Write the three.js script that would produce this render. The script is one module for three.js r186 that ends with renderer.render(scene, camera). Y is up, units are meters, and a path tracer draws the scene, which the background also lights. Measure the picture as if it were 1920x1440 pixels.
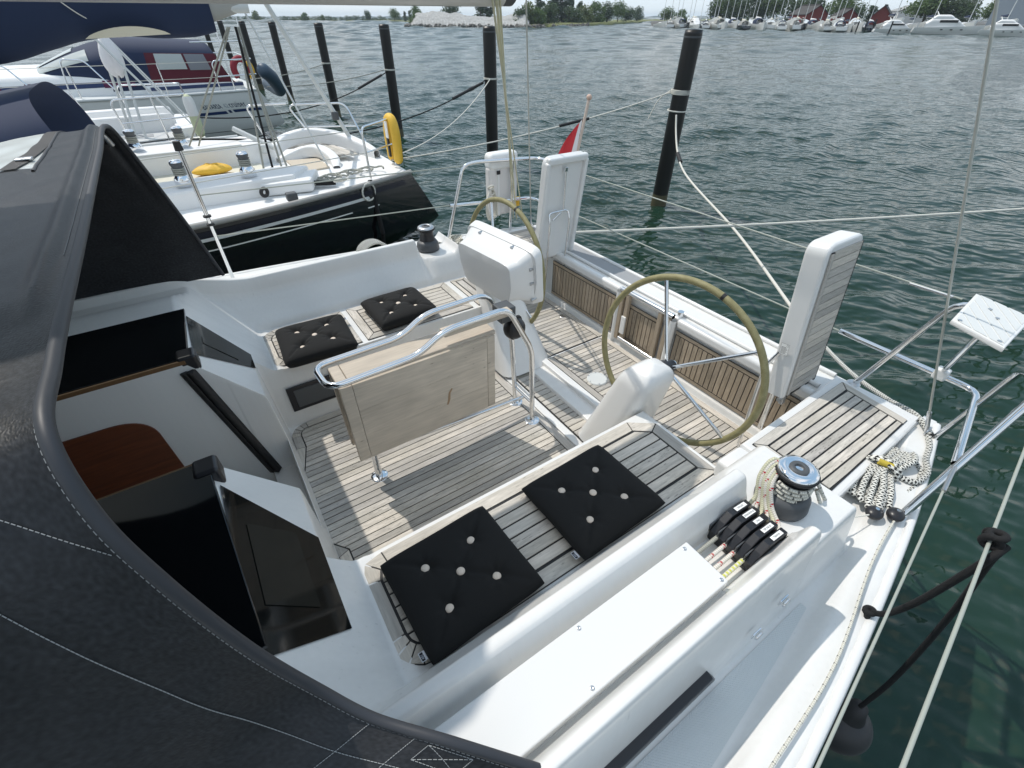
import * as THREE from 'three';
import { mergeGeometries, toCreasedNormals } from 'three/addons/utils/BufferGeometryUtils.js';
import { RoundedBoxGeometry } from 'three/addons/geometries/RoundedBoxGeometry.js';
import { ImprovedNoise } from 'three/addons/math/ImprovedNoise.js';

// World: x = aft, y = up (water at 0), z = port; metres; own yacht's centre line on z = 0.
const scene = new THREE.Scene();
const renderer = new THREE.WebGLRenderer({ antialias: true });
renderer.toneMapping = THREE.LinearToneMapping;
renderer.toneMappingExposure = 1.09;
renderer.shadowMap.enabled = true;

// ------------------------------------------------------------------ camera
const camera = new THREE.PerspectiveCamera(80.53, 4 / 3, 0.05, 6000);
camera.position.set(0, 2.75, 1.74);
{
  const yaw = 56.5 * Math.PI / 180, pitch = 39.0 * Math.PI / 180;
  const h = new THREE.Vector3(Math.cos(yaw), 0, -Math.sin(yaw)).multiplyScalar(Math.cos(pitch));
  h.y = -Math.sin(pitch);
  camera.lookAt(camera.position.clone().add(h));
}

// ------------------------------------------------------------------ sky and sun
const SUN = new THREE.Vector3(-0.177, 0.855, -0.487).normalize();
const noise3 = new ImprovedNoise();
function fbm(x, y, z, o = 4) { let s = 0, a = 0.5, f = 1; for (let i = 0; i < o; i++) { s += a * noise3.noise(x * f, y * f, z * f); f *= 2.03; a *= 0.5; } return s; }
const clamp = (v, a, b) => Math.min(b, Math.max(a, v));
const lerp = (a, b, t) => a + (b - a) * t;
const ss = (a, b, v) => { const t = clamp((v - a) / (b - a), 0, 1); return t * t * (3 - 2 * t); };
{
  const W = 1024, Hh = 512, d = new Float32Array(W * Hh * 4);
  for (let j = 0; j < Hh; j++) for (let i = 0; i < W; i++) {
    const el = ((j + 0.5) / Hh - 0.5) * Math.PI, az = ((i + 0.5) / W - 0.5) * 2 * Math.PI;
    const y = Math.sin(el), cx = Math.cos(el) * Math.cos(az), cz = Math.cos(el) * Math.sin(az);
    const up = Math.max(0, y), g = Math.pow(1 - up, 2.6);
    let r = lerp(0.25, 0.68, g), gg = lerp(0.40, 0.76, g), b = lerp(0.58, 0.81, g);
    // broken fair-weather cloud on a plane far overhead
    const k = 1 / (up + 0.16), px = cx * k, pz = cz * k;
    const n = fbm(px * 1.1 + 3.1, 0.7, pz * 1.1 - 1.2, 6) * 1.6 + 0.5;
    const c = ss(0.45, 0.85, n) * 0.85 * ss(-0.02, 0.08, y);
    const t = fbm(px * 2.6 - 7, 3.3, pz * 2.6 + 2, 4) * 0.25;
    const cl = 0.86 + t;
    r = lerp(r, cl * 0.98, c); gg = lerp(gg, cl * 0.98, c); b = lerp(b, cl * 0.985, c);
    const q = (j * W + i) * 4;
    d[q] = r * 1.19; d[q + 1] = gg * 1.19; d[q + 2] = b * 1.19; d[q + 3] = 1;
  }
  const t = new THREE.DataTexture(d, W, Hh, THREE.RGBAFormat, THREE.FloatType);
  t.mapping = THREE.EquirectangularReflectionMapping; t.magFilter = THREE.LinearFilter; t.minFilter = THREE.LinearFilter;
  t.colorSpace = THREE.LinearSRGBColorSpace; t.needsUpdate = true;
  scene.background = t; scene.environment = t;
}
const sun = new THREE.DirectionalLight(new THREE.Color(1, 0.94, 0.86), 2.65);
sun.position.copy(SUN).multiplyScalar(60); sun.castShadow = true;
sun.shadow.mapSize.set(4096, 4096);
Object.assign(sun.shadow.camera, { left: -25, right: 25, top: 25, bottom: -25, near: 1, far: 160 });
scene.add(sun, sun.target);

// ------------------------------------------------------------------ helpers
let seed = 12345;
const rnd = () => { seed |= 0; seed = seed + 0x6D2B79F5 | 0; let t = Math.imul(seed ^ seed >>> 15, 1 | seed); t = t + Math.imul(t ^ t >>> 7, 61 | t) ^ t; return ((t ^ t >>> 14) >>> 0) / 4294967296; };
const rr = (a, b) => a + (b - a) * rnd();
const V = (x, y, z) => new THREE.Vector3(x, y, z);
const used = {};
function numbered(n) { if (used[n] === undefined) { used[n] = 0; return n; } used[n]++; return n + '_' + String(used[n]).padStart(3, '0'); }
function shadowed(o) { o.traverse((m) => { if (m.isMesh) { m.castShadow = true; m.receiveShadow = true; } }); return o; }
function tag(o, label, category, group) { o.userData.label = label; o.userData.category = category; if (group) o.userData.group = group; return o; }
function thing(name, label, category, pos = [0, 0, 0], group) {
  const o = new THREE.Group(); o.name = numbered(name); o.position.set(...pos); scene.add(o);
  return tag(o, label, category, group);
}
function structure(name, geo, m) { const o = new THREE.Mesh(geo, m); o.name = name; o.userData.kind = 'structure'; o.receiveShadow = true; scene.add(o); return o; }
function part(parent, name, geo, m, label) {
  if (Array.isArray(geo)) geo = merge(geo);
  const o = new THREE.Mesh(geo, m); o.name = name; o.castShadow = o.receiveShadow = true; parent.add(o);
  if (label) o.userData.label = label;
  return o;
}
function merge(list) {
  list = list.map((g) => { g = g.index ? g.toNonIndexed() : g; for (const k of Object.keys(g.attributes)) if (!['position', 'normal', 'uv'].includes(k)) g.deleteAttribute(k); if (!g.attributes.uv) g.setAttribute('uv', new THREE.Float32BufferAttribute(new Float32Array(g.attributes.position.count * 2), 2)); return g; });
  return mergeGeometries(list);
}
function boxg(w, h, d, x, y, z, r = 0) {
  const g = r ? new RoundedBoxGeometry(w, h, d, 2, r) : new THREE.BoxGeometry(w, h, d);
  return g.translate(x, y, z);
}
const span = (x0, x1, y0, y1, z0, z1, r = 0) => boxg(x1 - x0, y1 - y0, z1 - z0, (x0 + x1) / 2, (y0 + y1) / 2, (z0 + z1) / 2, r);
function cyl(r0, r1, h, x, y, z, n = 20) { return new THREE.CylinderGeometry(r0, r1, h, n).translate(x, y + h / 2, z); }
function rod(a, b, r, n = 10, r2 = r) {
  const va = a.isVector3 ? a : V(...a), vb = b.isVector3 ? b : V(...b), L = va.distanceTo(vb);
  const g = new THREE.CylinderGeometry(r2, r, L, n);
  g.applyQuaternion(new THREE.Quaternion().setFromUnitVectors(V(0, 1, 0), vb.clone().sub(va).normalize()));
  return g.translate((va.x + vb.x) / 2, (va.y + vb.y) / 2, (va.z + vb.z) / 2);
}
// bent pipe: straight runs joined by round bends
function pipePath(pts, bend, closed) {
  pts = pts.map((p) => (p.isVector3 ? p : V(...p)));
  const cp = new THREE.CurvePath(); const n = pts.length;
  const corner = (i) => {
    const p = pts[i], a = pts[(i + n - 1) % n], b = pts[(i + 1) % n];
    const da = a.clone().sub(p), db = b.clone().sub(p), l = Math.min(bend, da.length() * 0.49, db.length() * 0.49);
    return [p.clone().addScaledVector(da.normalize(), l), p, p.clone().addScaledVector(db.normalize(), l)];
  };
  let prev = closed ? corner(0)[2] : pts[0];
  for (let i = 1; i < (closed ? n + 1 : n - 1); i++) {
    const [s, p, e] = corner(i % n);
    cp.add(new THREE.LineCurve3(prev, s)); cp.add(new THREE.QuadraticBezierCurve3(s, p, e)); prev = e;
  }
  if (!closed) cp.add(new THREE.LineCurve3(prev, pts[n - 1]));
  return cp;
}
function sweep(curve, r, seg, n = 10, metre = 1) {
  // tube whose u runs in metres along the curve
  const g = new THREE.TubeGeometry(curve, seg, r, n, false), L = curve.getLength(), uv = g.attributes.uv;
  for (let i = 0; i < uv.count; i++) uv.setX(i, uv.getX(i) * L * metre);
  return g;
}
class Bent extends THREE.Curve { constructor(cp) { super(); this.cp = cp; } getPoint(t) { return this.cp.getPointAt(clamp(t, 0, 1)); } }
function pipe(pts, r, bend = 0.08, n = 12, closed = false) {
  const cp = pipePath(pts, bend, closed), L = cp.getLength();
  return sweep(new Bent(cp), r, Math.max(8, Math.ceil(L / 0.025)), n);
}
function ropeGeo(pts, r, perM = 14, n = 8, metre = 10) {
  const c = new THREE.CatmullRomCurve3(pts.map((p) => (p.isVector3 ? p : V(...p))), false, 'centripetal');
  return sweep(c, r, Math.max(6, Math.ceil(c.getLength() * perM)), n, metre);
}
function sagging(a, b, sag, n = 10) {
  const o = []; for (let i = 0; i <= n; i++) { const t = i / n; o.push(V(lerp(a[0], b[0], t), lerp(a[1], b[1], t) - sag * 4 * t * (1 - t), lerp(a[2], b[2], t))); } return o;
}
function lathe(profile, x, y, z, n = 32) { return new THREE.LatheGeometry(profile.map(([a, b]) => new THREE.Vector2(a, b)), n).translate(x, y, z); }
// surface from a grid of points f(i/nu, j/nv) -> [x,y,z]
function gridSurf(f, nu, nv, uvf) {
  const pos = [], uv = [], idx = [];
  for (let i = 0; i <= nu; i++) for (let j = 0; j <= nv; j++) { const u = i / nu, v = j / nv, p = f(u, v); pos.push(p[0], p[1], p[2]); const q = uvf ? uvf(u, v) : [u, v]; uv.push(q[0], q[1]); }
  for (let i = 0; i < nu; i++) for (let j = 0; j < nv; j++) { const a = i * (nv + 1) + j, b = a + nv + 1; idx.push(a, b, a + 1, b, b + 1, a + 1); }
  const g = new THREE.BufferGeometry(); g.setAttribute('position', new THREE.Float32BufferAttribute(pos, 3)); g.setAttribute('uv', new THREE.Float32BufferAttribute(uv, 2)); g.setIndex(idx); g.computeVertexNormals(); return g;
}
// flat outline given in (x, z), extruded from y0 to y1
function slab(pts, y0, y1, bevel = 0) {
  const s = new THREE.Shape(pts.map(([x, z]) => new THREE.Vector2(x, -z)));
  const g = new THREE.ExtrudeGeometry(s, { depth: y1 - y0 - (bevel ? 2 * bevel : 0), bevelEnabled: bevel > 0, bevelThickness: bevel, bevelSize: bevel, bevelOffset: -bevel, bevelSegments: 2, steps: 1 });
  return g.rotateX(-Math.PI / 2).translate(0, y0 + bevel, 0);
}

// ------------------------------------------------------------------ textures
function dataTex(w, h, f, srgb = true, rep = [1, 1]) {
  const d = new Uint8Array(w * h * 4);
  for (let j = 0; j < h; j++) for (let i = 0; i < w; i++) { const c = f(i / w, j / h), q = (j * w + i) * 4; d[q] = clamp(c[0], 0, 1) * 255; d[q + 1] = clamp(c[1], 0, 1) * 255; d[q + 2] = clamp(c[2], 0, 1) * 255; d[q + 3] = 255; }
  const t = new THREE.DataTexture(d, w, h); t.wrapS = t.wrapT = THREE.RepeatWrapping; t.magFilter = THREE.LinearFilter; t.minFilter = THREE.LinearMipmapLinearFilter; t.generateMipmaps = true;
  if (srgb) t.colorSpace = THREE.SRGBColorSpace; t.repeat.set(...rep); t.needsUpdate = true; return t;
}
// noise that tiles on the unit square
const tn = (u, v, fu, fv, z) => { const a = (x, y) => noise3.noise(x, y, z); const x = u * fu, y = v * fv; return lerp(lerp(a(x, y), a(x - fu, y), u), lerp(a(x, y - fv), a(x - fu, y - fv), u), v); };
const teakTex = dataTex(1024, 512, (u, v) => {
  const g = tn(u, v, 10, 110, 1.3) * 0.9 + tn(u, v, 26, 250, 4.1) * 0.7, p = tn(u, v, 4, 5, 9.2), w = tn(u, v, 14, 12, 2.2);
  const pore = Math.max(0, tn(u, v, 40, 240, 7.7) - 0.28) * 0.9;
  const l = 0.86 + g * 0.13 + p * 0.10 + w * 0.05 - pore;
  return [l, l * 0.985, l * 0.957 + p * 0.015];
});
const teakBump = dataTex(512, 256, (u, v) => { const g = 0.5 + tn(u, v, 10, 110, 1.3) * 0.4 + tn(u, v, 26, 124, 4.1) * 0.5; return [g, g, g]; }, false);
const tableTex = dataTex(1024, 512, (u, v) => {
  const g = tn(u, v, 7, 90, 3.3) * 0.8 + tn(u, v, 20, 220, 5.1) * 0.6, p = tn(u, v, 3, 4, 1.2), w = tn(u, v, 9, 16, 8.2);
  const l = 0.775 + g * 0.08 + p * 0.09 + w * 0.07 - Math.max(0, tn(u, v, 30, 60, 6.7) - 0.42) * 0.9;
  let c = [l * 1.03, l * 0.975, l * 0.90];
  return c;
});
const weaveBump = dataTex(256, 256, (u, v) => { const a = Math.sin(u * Math.PI * 2 * 64), b = Math.sin(v * Math.PI * 2 * 64); const g = 0.5 + 0.22 * (a * a - b * b) + tn(u, v, 40, 40, 2) * 0.5; return [g, g, g]; }, false);
const canvasCol = dataTex(512, 512, (u, v) => { const n = tn(u, v, 6, 6, 1) * 0.06 + tn(u, v, 120, 120, 4) * 0.14 + tn(u, v, 20, 20, 7) * 0.05; const l = 0.185 + n * 0.55; return [l * 0.97, l * 0.99, l * 1.04]; });
const nonskidBump = dataTex(256, 256, (u, v) => { const a = Math.abs(((u * 32 + v * 32) % 1 + 1) % 1 - 0.5), b = Math.abs(((u * 32 - v * 32) % 1 + 1) % 1 - 0.5); const g = Math.min(1, 4 * Math.min(a, b)); return [g, g, g]; }, false);
const gelRough = dataTex(256, 256, (u, v) => { const n = 0.28 + tn(u, v, 6, 6, 2) * 0.12 + tn(u, v, 30, 30, 5) * 0.08; return [n, n, n]; }, false);
const gelCol = dataTex(512, 512, (u, v) => { const n = tn(u, v, 5, 5, 3) * 0.035 + tn(u, v, 3, 24, 8) * 0.02 + tn(u, v, 60, 60, 6) * 0.014 - Math.max(0, tn(u, v, 90, 90, 1) - 0.45) * 0.35; const l = 0.882 + n; return [l, l * 0.998, l * 0.985]; });
function ropeTex(base, marks) { // marks: [colour, kind]
  return dataTex(256, 64, (u, v) => {
    const tw = Math.abs(((u * 16 + v * 2) % 1 + 1) % 1 - 0.5), tw2 = Math.abs(((u * 16 - v * 2) % 1 + 1) % 1 - 0.5);
    let s = 0.82 + 0.18 * Math.min(1, Math.min(tw, tw2) * 5), c = base.map((x) => x * s);
    for (const [col, nu, nv, thr, off] of marks) {
      const cu = Math.floor(u * nu), cv = Math.floor(v * nv + (cu % 2) * 0.5);
      const fu = u * nu - cu - 0.5, fv = v * nv + (cu % 2) * 0.5 - cv - 0.5;
      if ((cu + off) % thr === 0 && Math.abs(fu) * 1.5 + Math.abs(fv) * 1.4 < 0.62) c = col;
    }
    return c;
  });
}
const M = {};
const std = (o) => new THREE.MeshStandardMaterial(o), phy = (o) => new THREE.MeshPhysicalMaterial(o);
const lin = (r, g, b) => new THREE.Color().setRGB(r, g, b);
M.gel = phy({ map: gelCol, roughness: 0.42, roughnessMap: null, clearcoat: 0.6, clearcoatRoughness: 0.16, side: THREE.DoubleSide });
M.gelPlain = phy({ color: lin(0.745, 0.745, 0.73), roughness: 0.38, clearcoat: 0.6, clearcoatRoughness: 0.15, side: THREE.DoubleSide });
M.gelGrey = phy({ color: lin(0.62, 0.64, 0.63), roughness: 0.5 });
const nonskidFine = nonskidBump.clone(); nonskidFine.repeat.set(3.6, 3.6); nonskidFine.needsUpdate = true;
M.nonskid = std({ color: lin(0.62, 0.65, 0.65), roughness: 0.65, bumpMap: nonskidFine, bumpScale: 0.0008 });
M.nonskidGrey = std({ color: lin(0.32, 0.33, 0.34), roughness: 0.75, bumpMap: nonskidBump, bumpScale: 0.001 });
const teakTones = [[0.74, 0.72, 0.685], [0.66, 0.645, 0.625], [0.82, 0.785, 0.735], [0.71, 0.685, 0.645], [0.56, 0.55, 0.535]];
M.teak = teakTones.map((c, i) => { const t = teakTex.clone(); t.offset.set(i * 0.37, i * 0.21); t.needsUpdate = true; return std({ map: t, color: lin(...c), roughness: 0.78, bumpMap: teakBump, bumpScale: 0.0006 }); });
M.teakBrown = [[0.50, 0.42, 0.33], [0.44, 0.375, 0.30], [0.55, 0.465, 0.37]].map((c, i) => { const t = teakTex.clone(); t.offset.set(i * 0.31, i * 0.43); t.needsUpdate = true; return std({ map: t, color: lin(...c), roughness: 0.75, bumpMap: teakBump, bumpScale: 0.0005 }); });
M.caulk = std({ color: lin(0.012, 0.012, 0.013), roughness: 0.6 });
M.tableWood = [0.82, 0.80].map((k, i) => { const t = tableTex.clone(); t.offset.set(i * 0.4, i * 0.3); t.needsUpdate = true; return std({ map: t, color: lin(k * 1.05, k * 1.03, k * 1.0), roughness: 0.7, bumpMap: teakBump, bumpScale: 0.0003 }); });
M.steel = phy({ color: lin(0.78, 0.79, 0.80), metalness: 1, roughness: 0.09 });
M.steelDull = std({ color: lin(0.55, 0.56, 0.57), metalness: 1, roughness: 0.32 });
M.wire = std({ color: lin(0.52, 0.52, 0.47), metalness: 0.3, roughness: 0.45 });
M.lifeline = std({ color: lin(0.36, 0.385, 0.34), roughness: 0.4 });
M.blackPlastic = phy({ color: lin(0.018, 0.018, 0.021), roughness: 0.35 });
M.blackRubber = std({ color: lin(0.016, 0.016, 0.017), roughness: 0.6 });
M.greyPlastic = std({ color: lin(0.075, 0.08, 0.085), roughness: 0.5 });
M.blackGlass = phy({ color: lin(0.004, 0.005, 0.006), roughness: 0.05, side: THREE.DoubleSide });
M.smokedGlass = phy({ color: lin(0.006, 0.007, 0.007), roughness: 0.06, specularIntensity: 0.6, side: THREE.DoubleSide });
M.mahogany = (() => { const t = dataTex(512, 512, (u, v) => { const g = tn(u, v, 6, 70, 3) * 0.10 + tn(u, v, 20, 190, 5) * 0.06; return [0.40 + g, 0.20 + g * 0.6, 0.10 + g * 0.3]; }); return std({ map: t, roughness: 0.4 }); })();
M.mahoganyTrim = std({ color: lin(0.16, 0.085, 0.035), roughness: 0.4 });
const canvasNoise = weaveBump.clone(); canvasNoise.repeat.set(6, 6); canvasNoise.needsUpdate = true;
M.canvas = phy({ map: canvasCol, specularIntensity: 0.5, roughness: 0.36, bumpMap: canvasNoise, bumpScale: 0.0005, sheen: 1, sheenColor: lin(0.42, 0.44, 0.47), sheenRoughness: 0.22, side: THREE.DoubleSide });
M.canvasHem = std({ color: lin(0.035, 0.037, 0.043), roughness: 0.5, side: THREE.DoubleSide });
M.stitch = std({ color: lin(0.34, 0.35, 0.35), roughness: 0.8 });
M.cushion = phy({ color: lin(0.0055, 0.0057, 0.0056), roughness: 0.9, bumpMap: canvasNoise, bumpScale: 0.0004, sheen: 0.07, sheenColor: lin(0.25, 0.25, 0.24), sheenRoughness: 0.6 });
M.button = std({ color: lin(0.70, 0.60, 0.50), roughness: 0.6 });
M.wheelGrip = (() => { const t = dataTex(256, 64, (u, v) => { const n = tn(u, v, 8, 4, 3) * 0.08 + tn(u, v, 60, 30, 6) * 0.08; return [0.545 + n, 0.52 + n, 0.37 + n]; }); return std({ map: t, roughness: 0.62 }); })();
M.white = std({ color: lin(0.80, 0.80, 0.78), roughness: 0.5 });
M.ropeWhite = std({ map: ropeTex([0.88, 0.87, 0.83], []), roughness: 0.9 });
M.ropeBlackFleck = std({ map: ropeTex([0.90, 0.90, 0.87], [[[0.07, 0.07, 0.09], 16, 4, 1, 0]]), roughness: 0.9 });
M.ropeRedFleck = std({ map: ropeTex([0.90, 0.88, 0.84], [[[0.70, 0.12, 0.16], 16, 2, 8, 0], [[0.70, 0.12, 0.16], 16, 2, 8, 1]]), roughness: 0.9 });
M.ropeYellowFleck = std({ map: ropeTex([0.90, 0.90, 0.80], [[[0.80, 0.80, 0.25], 16, 2, 2, 0]]), roughness: 0.9 });
M.ropeCream = std({ map: ropeTex([0.84, 0.83, 0.72], []), roughness: 0.9 });
M.ropeGreyFleck = std({ map: ropeTex([0.86, 0.85, 0.80], [[[0.32, 0.32, 0.32], 16, 2, 4, 0]]), roughness: 0.9 });
M.ropeBlack = std({ map: ropeTex([0.075, 0.075, 0.08], []), roughness: 0.85 });
M.ropeGrey = std({ map: ropeTex([0.66, 0.66, 0.62], []), roughness: 0.9 });
M.red = std({ color: lin(0.62, 0.035, 0.045), roughness: 0.7, side: THREE.DoubleSide });
M.flagWhite = std({ color: lin(0.8, 0.78, 0.78), roughness: 0.7, side: THREE.DoubleSide });
M.yellow = phy({ color: lin(0.80, 0.48, 0.05), roughness: 0.6, sheen: 0.2 });
M.navy = phy({ color: lin(0.010, 0.022, 0.060), roughness: 0.8, side: THREE.DoubleSide, sheen: 0.04, sheenColor: lin(0.1, 0.15, 0.3) });
M.greyCloth = std({ color: lin(0.38, 0.38, 0.36), roughness: 0.85, side: THREE.DoubleSide });
M.creamCloth = std({ color: lin(0.68, 0.66, 0.56), roughness: 0.85, side: THREE.DoubleSide });
M.burgundy = phy({ color: lin(0.085, 0.009, 0.020), roughness: 0.8, side: THREE.DoubleSide });
M.clearVinyl = phy({ color: lin(0.62, 0.68, 0.66), roughness: 0.18, transmission: 0.35, thickness: 0, side: THREE.DoubleSide });
M.vinylPale = phy({ color: lin(0.80, 0.84, 0.81), roughness: 0.25, transmission: 0.25, thickness: 0, side: THREE.DoubleSide });
M.hullBlack = phy({ color: lin(0.006, 0.006, 0.008), roughness: 0.12, clearcoat: 1, clearcoatRoughness: 0.05, side: THREE.DoubleSide });
M.hullWhite = phy({ color: lin(0.66, 0.67, 0.65), roughness: 0.3, clearcoat: 0.6, clearcoatRoughness: 0.1, side: THREE.DoubleSide });
M.deckWhite = phy({ color: lin(0.80, 0.80, 0.79), roughness: 0.5, side: THREE.DoubleSide });
M.blueStripe = std({ color: lin(0.012, 0.03, 0.10), roughness: 0.4 });
M.antifoul = std({ color: lin(0.01, 0.01, 0.012), roughness: 0.6, side: THREE.DoubleSide });
M.chrome = phy({ color: lin(0.85, 0.86, 0.88), metalness: 1, roughness: 0.05 });
M.pileBlack = std({ map: dataTex(256, 256, (u, v) => { const n = tn(u, v, 4, 6, 2) * 0.05 + tn(u, v, 50, 14, 5) * 0.05; const l = 0.075 + n * 0.7; return [l, l * 1.02, l * 1.0]; }), roughness: 0.42 });
M.pileWet = std({ color: lin(0.075, 0.068, 0.036), roughness: 0.5 });

// ------------------------------------------------------------------ teak laying
function area2(p) { let a = 0; for (let i = 0; i < p.length; i++) { const q = p[(i + 1) % p.length]; a += p[i][0] * q[1] - q[0] * p[i][1]; } return a; }
function inset(p, dd, skip = []) {
  const n = p.length, s = area2(p) > 0 ? 1 : -1, L = [];
  for (let i = 0; i < n; i++) { const d = skip.includes(i) ? 0 : dd; const a = p[i], b = p[(i + 1) % n], dx = b[0] - a[0], dz = b[1] - a[1], l = Math.hypot(dx, dz) || 1; L.push([a[0] - s * dz / l * d, a[1] + s * dx / l * d, dx / l, dz / l]); }
  return p.map((_, i) => {
    const A = L[(i + n - 1) % n], B = L[i], det = A[2] * B[3] - A[3] * B[2];
    if (Math.abs(det) < 1e-4) return [B[0], B[1]];
    const t = ((B[0] - A[0]) * B[3] - (B[1] - A[1]) * B[2]) / det; return [A[0] + A[2] * t, A[1] + A[3] * t];
  });
}
function clipHalf(p, ax, v, keepGreater) {
  const o = [], k = keepGreater ? 1 : -1;
  for (let i = 0; i < p.length; i++) {
    const a = p[i], b = p[(i + 1) % p.length], da = (a[ax] - v) * k, db = (b[ax] - v) * k;
    if (da >= 0) o.push(a);
    if ((da >= 0) !== (db >= 0)) { const t = da / (da - db); o.push([lerp(a[0], b[0], t), lerp(a[1], b[1], t)]); }
  }
  return o;
}
function woodSlab(pts, y0, y1, alongZ) {
  const g = slab(pts, y0, y1), uv = g.attributes.uv, ou = rr(0, 9), ov = rr(0, 9);
  for (let i = 0; i < uv.count; i++) { const a = uv.getX(i), b = uv.getY(i); if (alongZ) uv.setXY(i, b + ou, a + ov); else uv.setXY(i, a + ou, b + ov); }
  return g;
}
const pick = (a) => a[Math.floor(rnd() * a.length)];
// teak panel: black caulk bed, mitred margin boards, planks; poly in (x,z), all raised from y
function teakPanel(parent, name, poly, y, o = {}) {
  const { margin = 0.05, width = 0.047, gap = 0.0062, along = 'x', mats = M.teak, frame = null, thick = 0.007, label, marginMats = mats, minArea = 2e-4, noMargin = [] } = o;
  const put = (g) => (frame ? g.applyMatrix4(frame) : g);
  const bed = part(parent, name, put(slab(poly, y, y + 0.003)), M.caulk, label);
  const inner = margin ? inset(poly, margin, noMargin) : poly, n = poly.length;
  if (margin) for (let i = 0; i < n; i++) {
    if (noMargin.includes(i)) continue;
    const j = (i + 1) % n, a = poly[i], b = poly[j], c = inner[j], d = inner[i];
    if (Math.hypot(a[0] - b[0], a[1] - b[1]) < 0.004) continue;
    const q = inset([a, b, c, d], gap * 0.35);
    part(bed, 'margin_board', put(woodSlab(q, y + 0.003, y + thick + rr(0, 0.0004), Math.abs(b[1] - a[1]) > Math.abs(b[0] - a[0]))), pick(marginMats));
  }
  const core = margin ? inset(inner, gap * 0.9) : inset(poly, gap * 0.5);
  const ax = along === 'x' ? 1 : 0, lo = Math.min(...core.map((p) => p[ax])), hi = Math.max(...core.map((p) => p[ax]));
  const cnt = Math.max(1, Math.round((hi - lo) / width)), w = (hi - lo) / cnt;
  for (let k = 0; k < cnt; k++) {
    let s = clipHalf(core, ax, lo + k * w + gap / 2, true); s = clipHalf(s, ax, lo + (k + 1) * w - gap / 2, false);
    if (s.length < 3 || Math.abs(area2(s)) < minArea) continue;
    part(bed, 'plank', put(woodSlab(s, y + 0.003, y + thick + rr(0, 0.0005), along === 'z')), pick(mats));
  }
  return bed;
}
const arc = (cx, cz, r, a0, a1, n) => { const o = []; for (let i = 0; i <= n; i++) { const a = (a0 + (a1 - a0) * i / n) * Math.PI / 180; o.push([cx + r * Math.cos(a), cz + r * Math.sin(a)]); } return o; };
const mir = (p) => p.map(([x, z]) => [x, -z]).reverse();

// ------------------------------------------------------------------ own yacht: hull and deck moulding
const yacht = thing('sailing_yacht', 'white sailing yacht with teak cockpit, two helm wheels and black sprayhood in the foreground', 'sailing yacht');
const halfBeam = (x) => 2.02 - 0.10 * x - 0.028 * x * x - 0.03 * Math.max(0, x - 1.9);
function deckH(x, z) {
  const a = Math.abs(z), hb = halfBeam(x);
  let side = 1.225 + 0.045 * ss(hb - 0.15, hb - 0.10, a) - 0.02 * ss(hb - 0.02, hb, a);
  // coaming with two rounded ridges and a trough between them
  let top = 1.498 + 0.082 * Math.exp(-Math.pow((a - 1.338) / 0.037, 4)) + 0.082 * Math.exp(-Math.pow((a - 1.600) / 0.037, 4));
  top -= 0.062 * ss(0.835, 0.85, x) * (1 - ss(1.19, 1.21, x)) * ss(1.385, 1.40, a) * (1 - ss(1.535, 1.55, a));
  if (z < 0) top -= 0.17 * ss(1.375, 1.62, a) * ss(-0.35, 0.1, x);
  top = lerp(top, 1.445, ss(1.175, 1.215, x));            // winch podium
  if (z < 0) top -= 0.085 * ss(-0.35, 0.1, x) * (1 - ss(1.45, 1.55, x));
  top = lerp(top, 1.235, ss(1.50, 1.56, x));
  const outer = 1 - ss(1.605, 1.66, a);
  const innerFoot = 1.155, innerTop = lerp(1.315, 1.25, ss(1.17, 1.3, x));
  const rise = ss(innerFoot, innerFoot + 0.03, a) * 0.12 + 0.88 * clamp((a - innerFoot - 0.012) / (innerTop - innerFoot - 0.012), 0, 1);
  let seat = 1.195;
  let h = lerp(seat, top, clamp(rise, 0, 1));
  h = lerp(side, h, outer);
  if (a > 1.66) h = side;
  // helm area: floor, helm decks, transom
  const helm = ss(1.495, 1.51, x);
  let aft = 0.828;
  aft = lerp(aft, 1.295, ss(1.125, 1.15, a) * ss(1.575, 1.60, x) * (1 - ss(2.44, 2.47, x)) * (1 - ss(1.50, 1.53, a)));
  if (a > 1.5 || (x < 1.6 && a > 1.15)) aft = Math.max(aft, lerp(0.828, side, ss(1.13, 1.16, a)));
  aft = Math.max(aft, lerp(0.828, 1.25, ss(2.262, 2.278, x)));
  aft = Math.max(aft, lerp(0.828, 0.872, ss(2.225, 2.24, x)));
  h = lerp(h, Math.min(Math.max(aft, 0.8), a > 1.53 ? Math.max(aft, side) : aft), helm * (a < 1.16 ? 1 : ss(1.5, 1.58, x)));
  // coachroof with sloping aft face
  const cab = x < -0.30 ? 1.605 : lerp(1.605, 1.195, clamp((x + 0.30) / 0.31, 0, 1));
  const cabEdge = 1.605 - 0.07 * ss(1.02, 1.25, a);
  if (x < 0.06 && a < 1.62) { const c = Math.min(cab, cabEdge); const k = 0.03, d = clamp(0.5 + 0.5 * (c - h) / k, 0, 1); h = lerp(h, c, d) + k * d * (1 - d); }
  // cockpit well
  const wl = 0.675, well = (1 - ss(wl - 0.012, wl + 0.012, a)) * ss(-0.075, -0.045, x);
  h = lerp(h, 0.795 + 0.033 * helm, well * (x < 2.2 ? 1 : 0));
  // companionway
  const comp = (1 - ss(0.325, 0.335, a)) * (1 - ss(-0.08, -0.05, x));
  h = lerp(h, lerp(0.25, 0.82, ss(-0.20, -0.19, x)), comp);
  return h;
}
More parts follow.
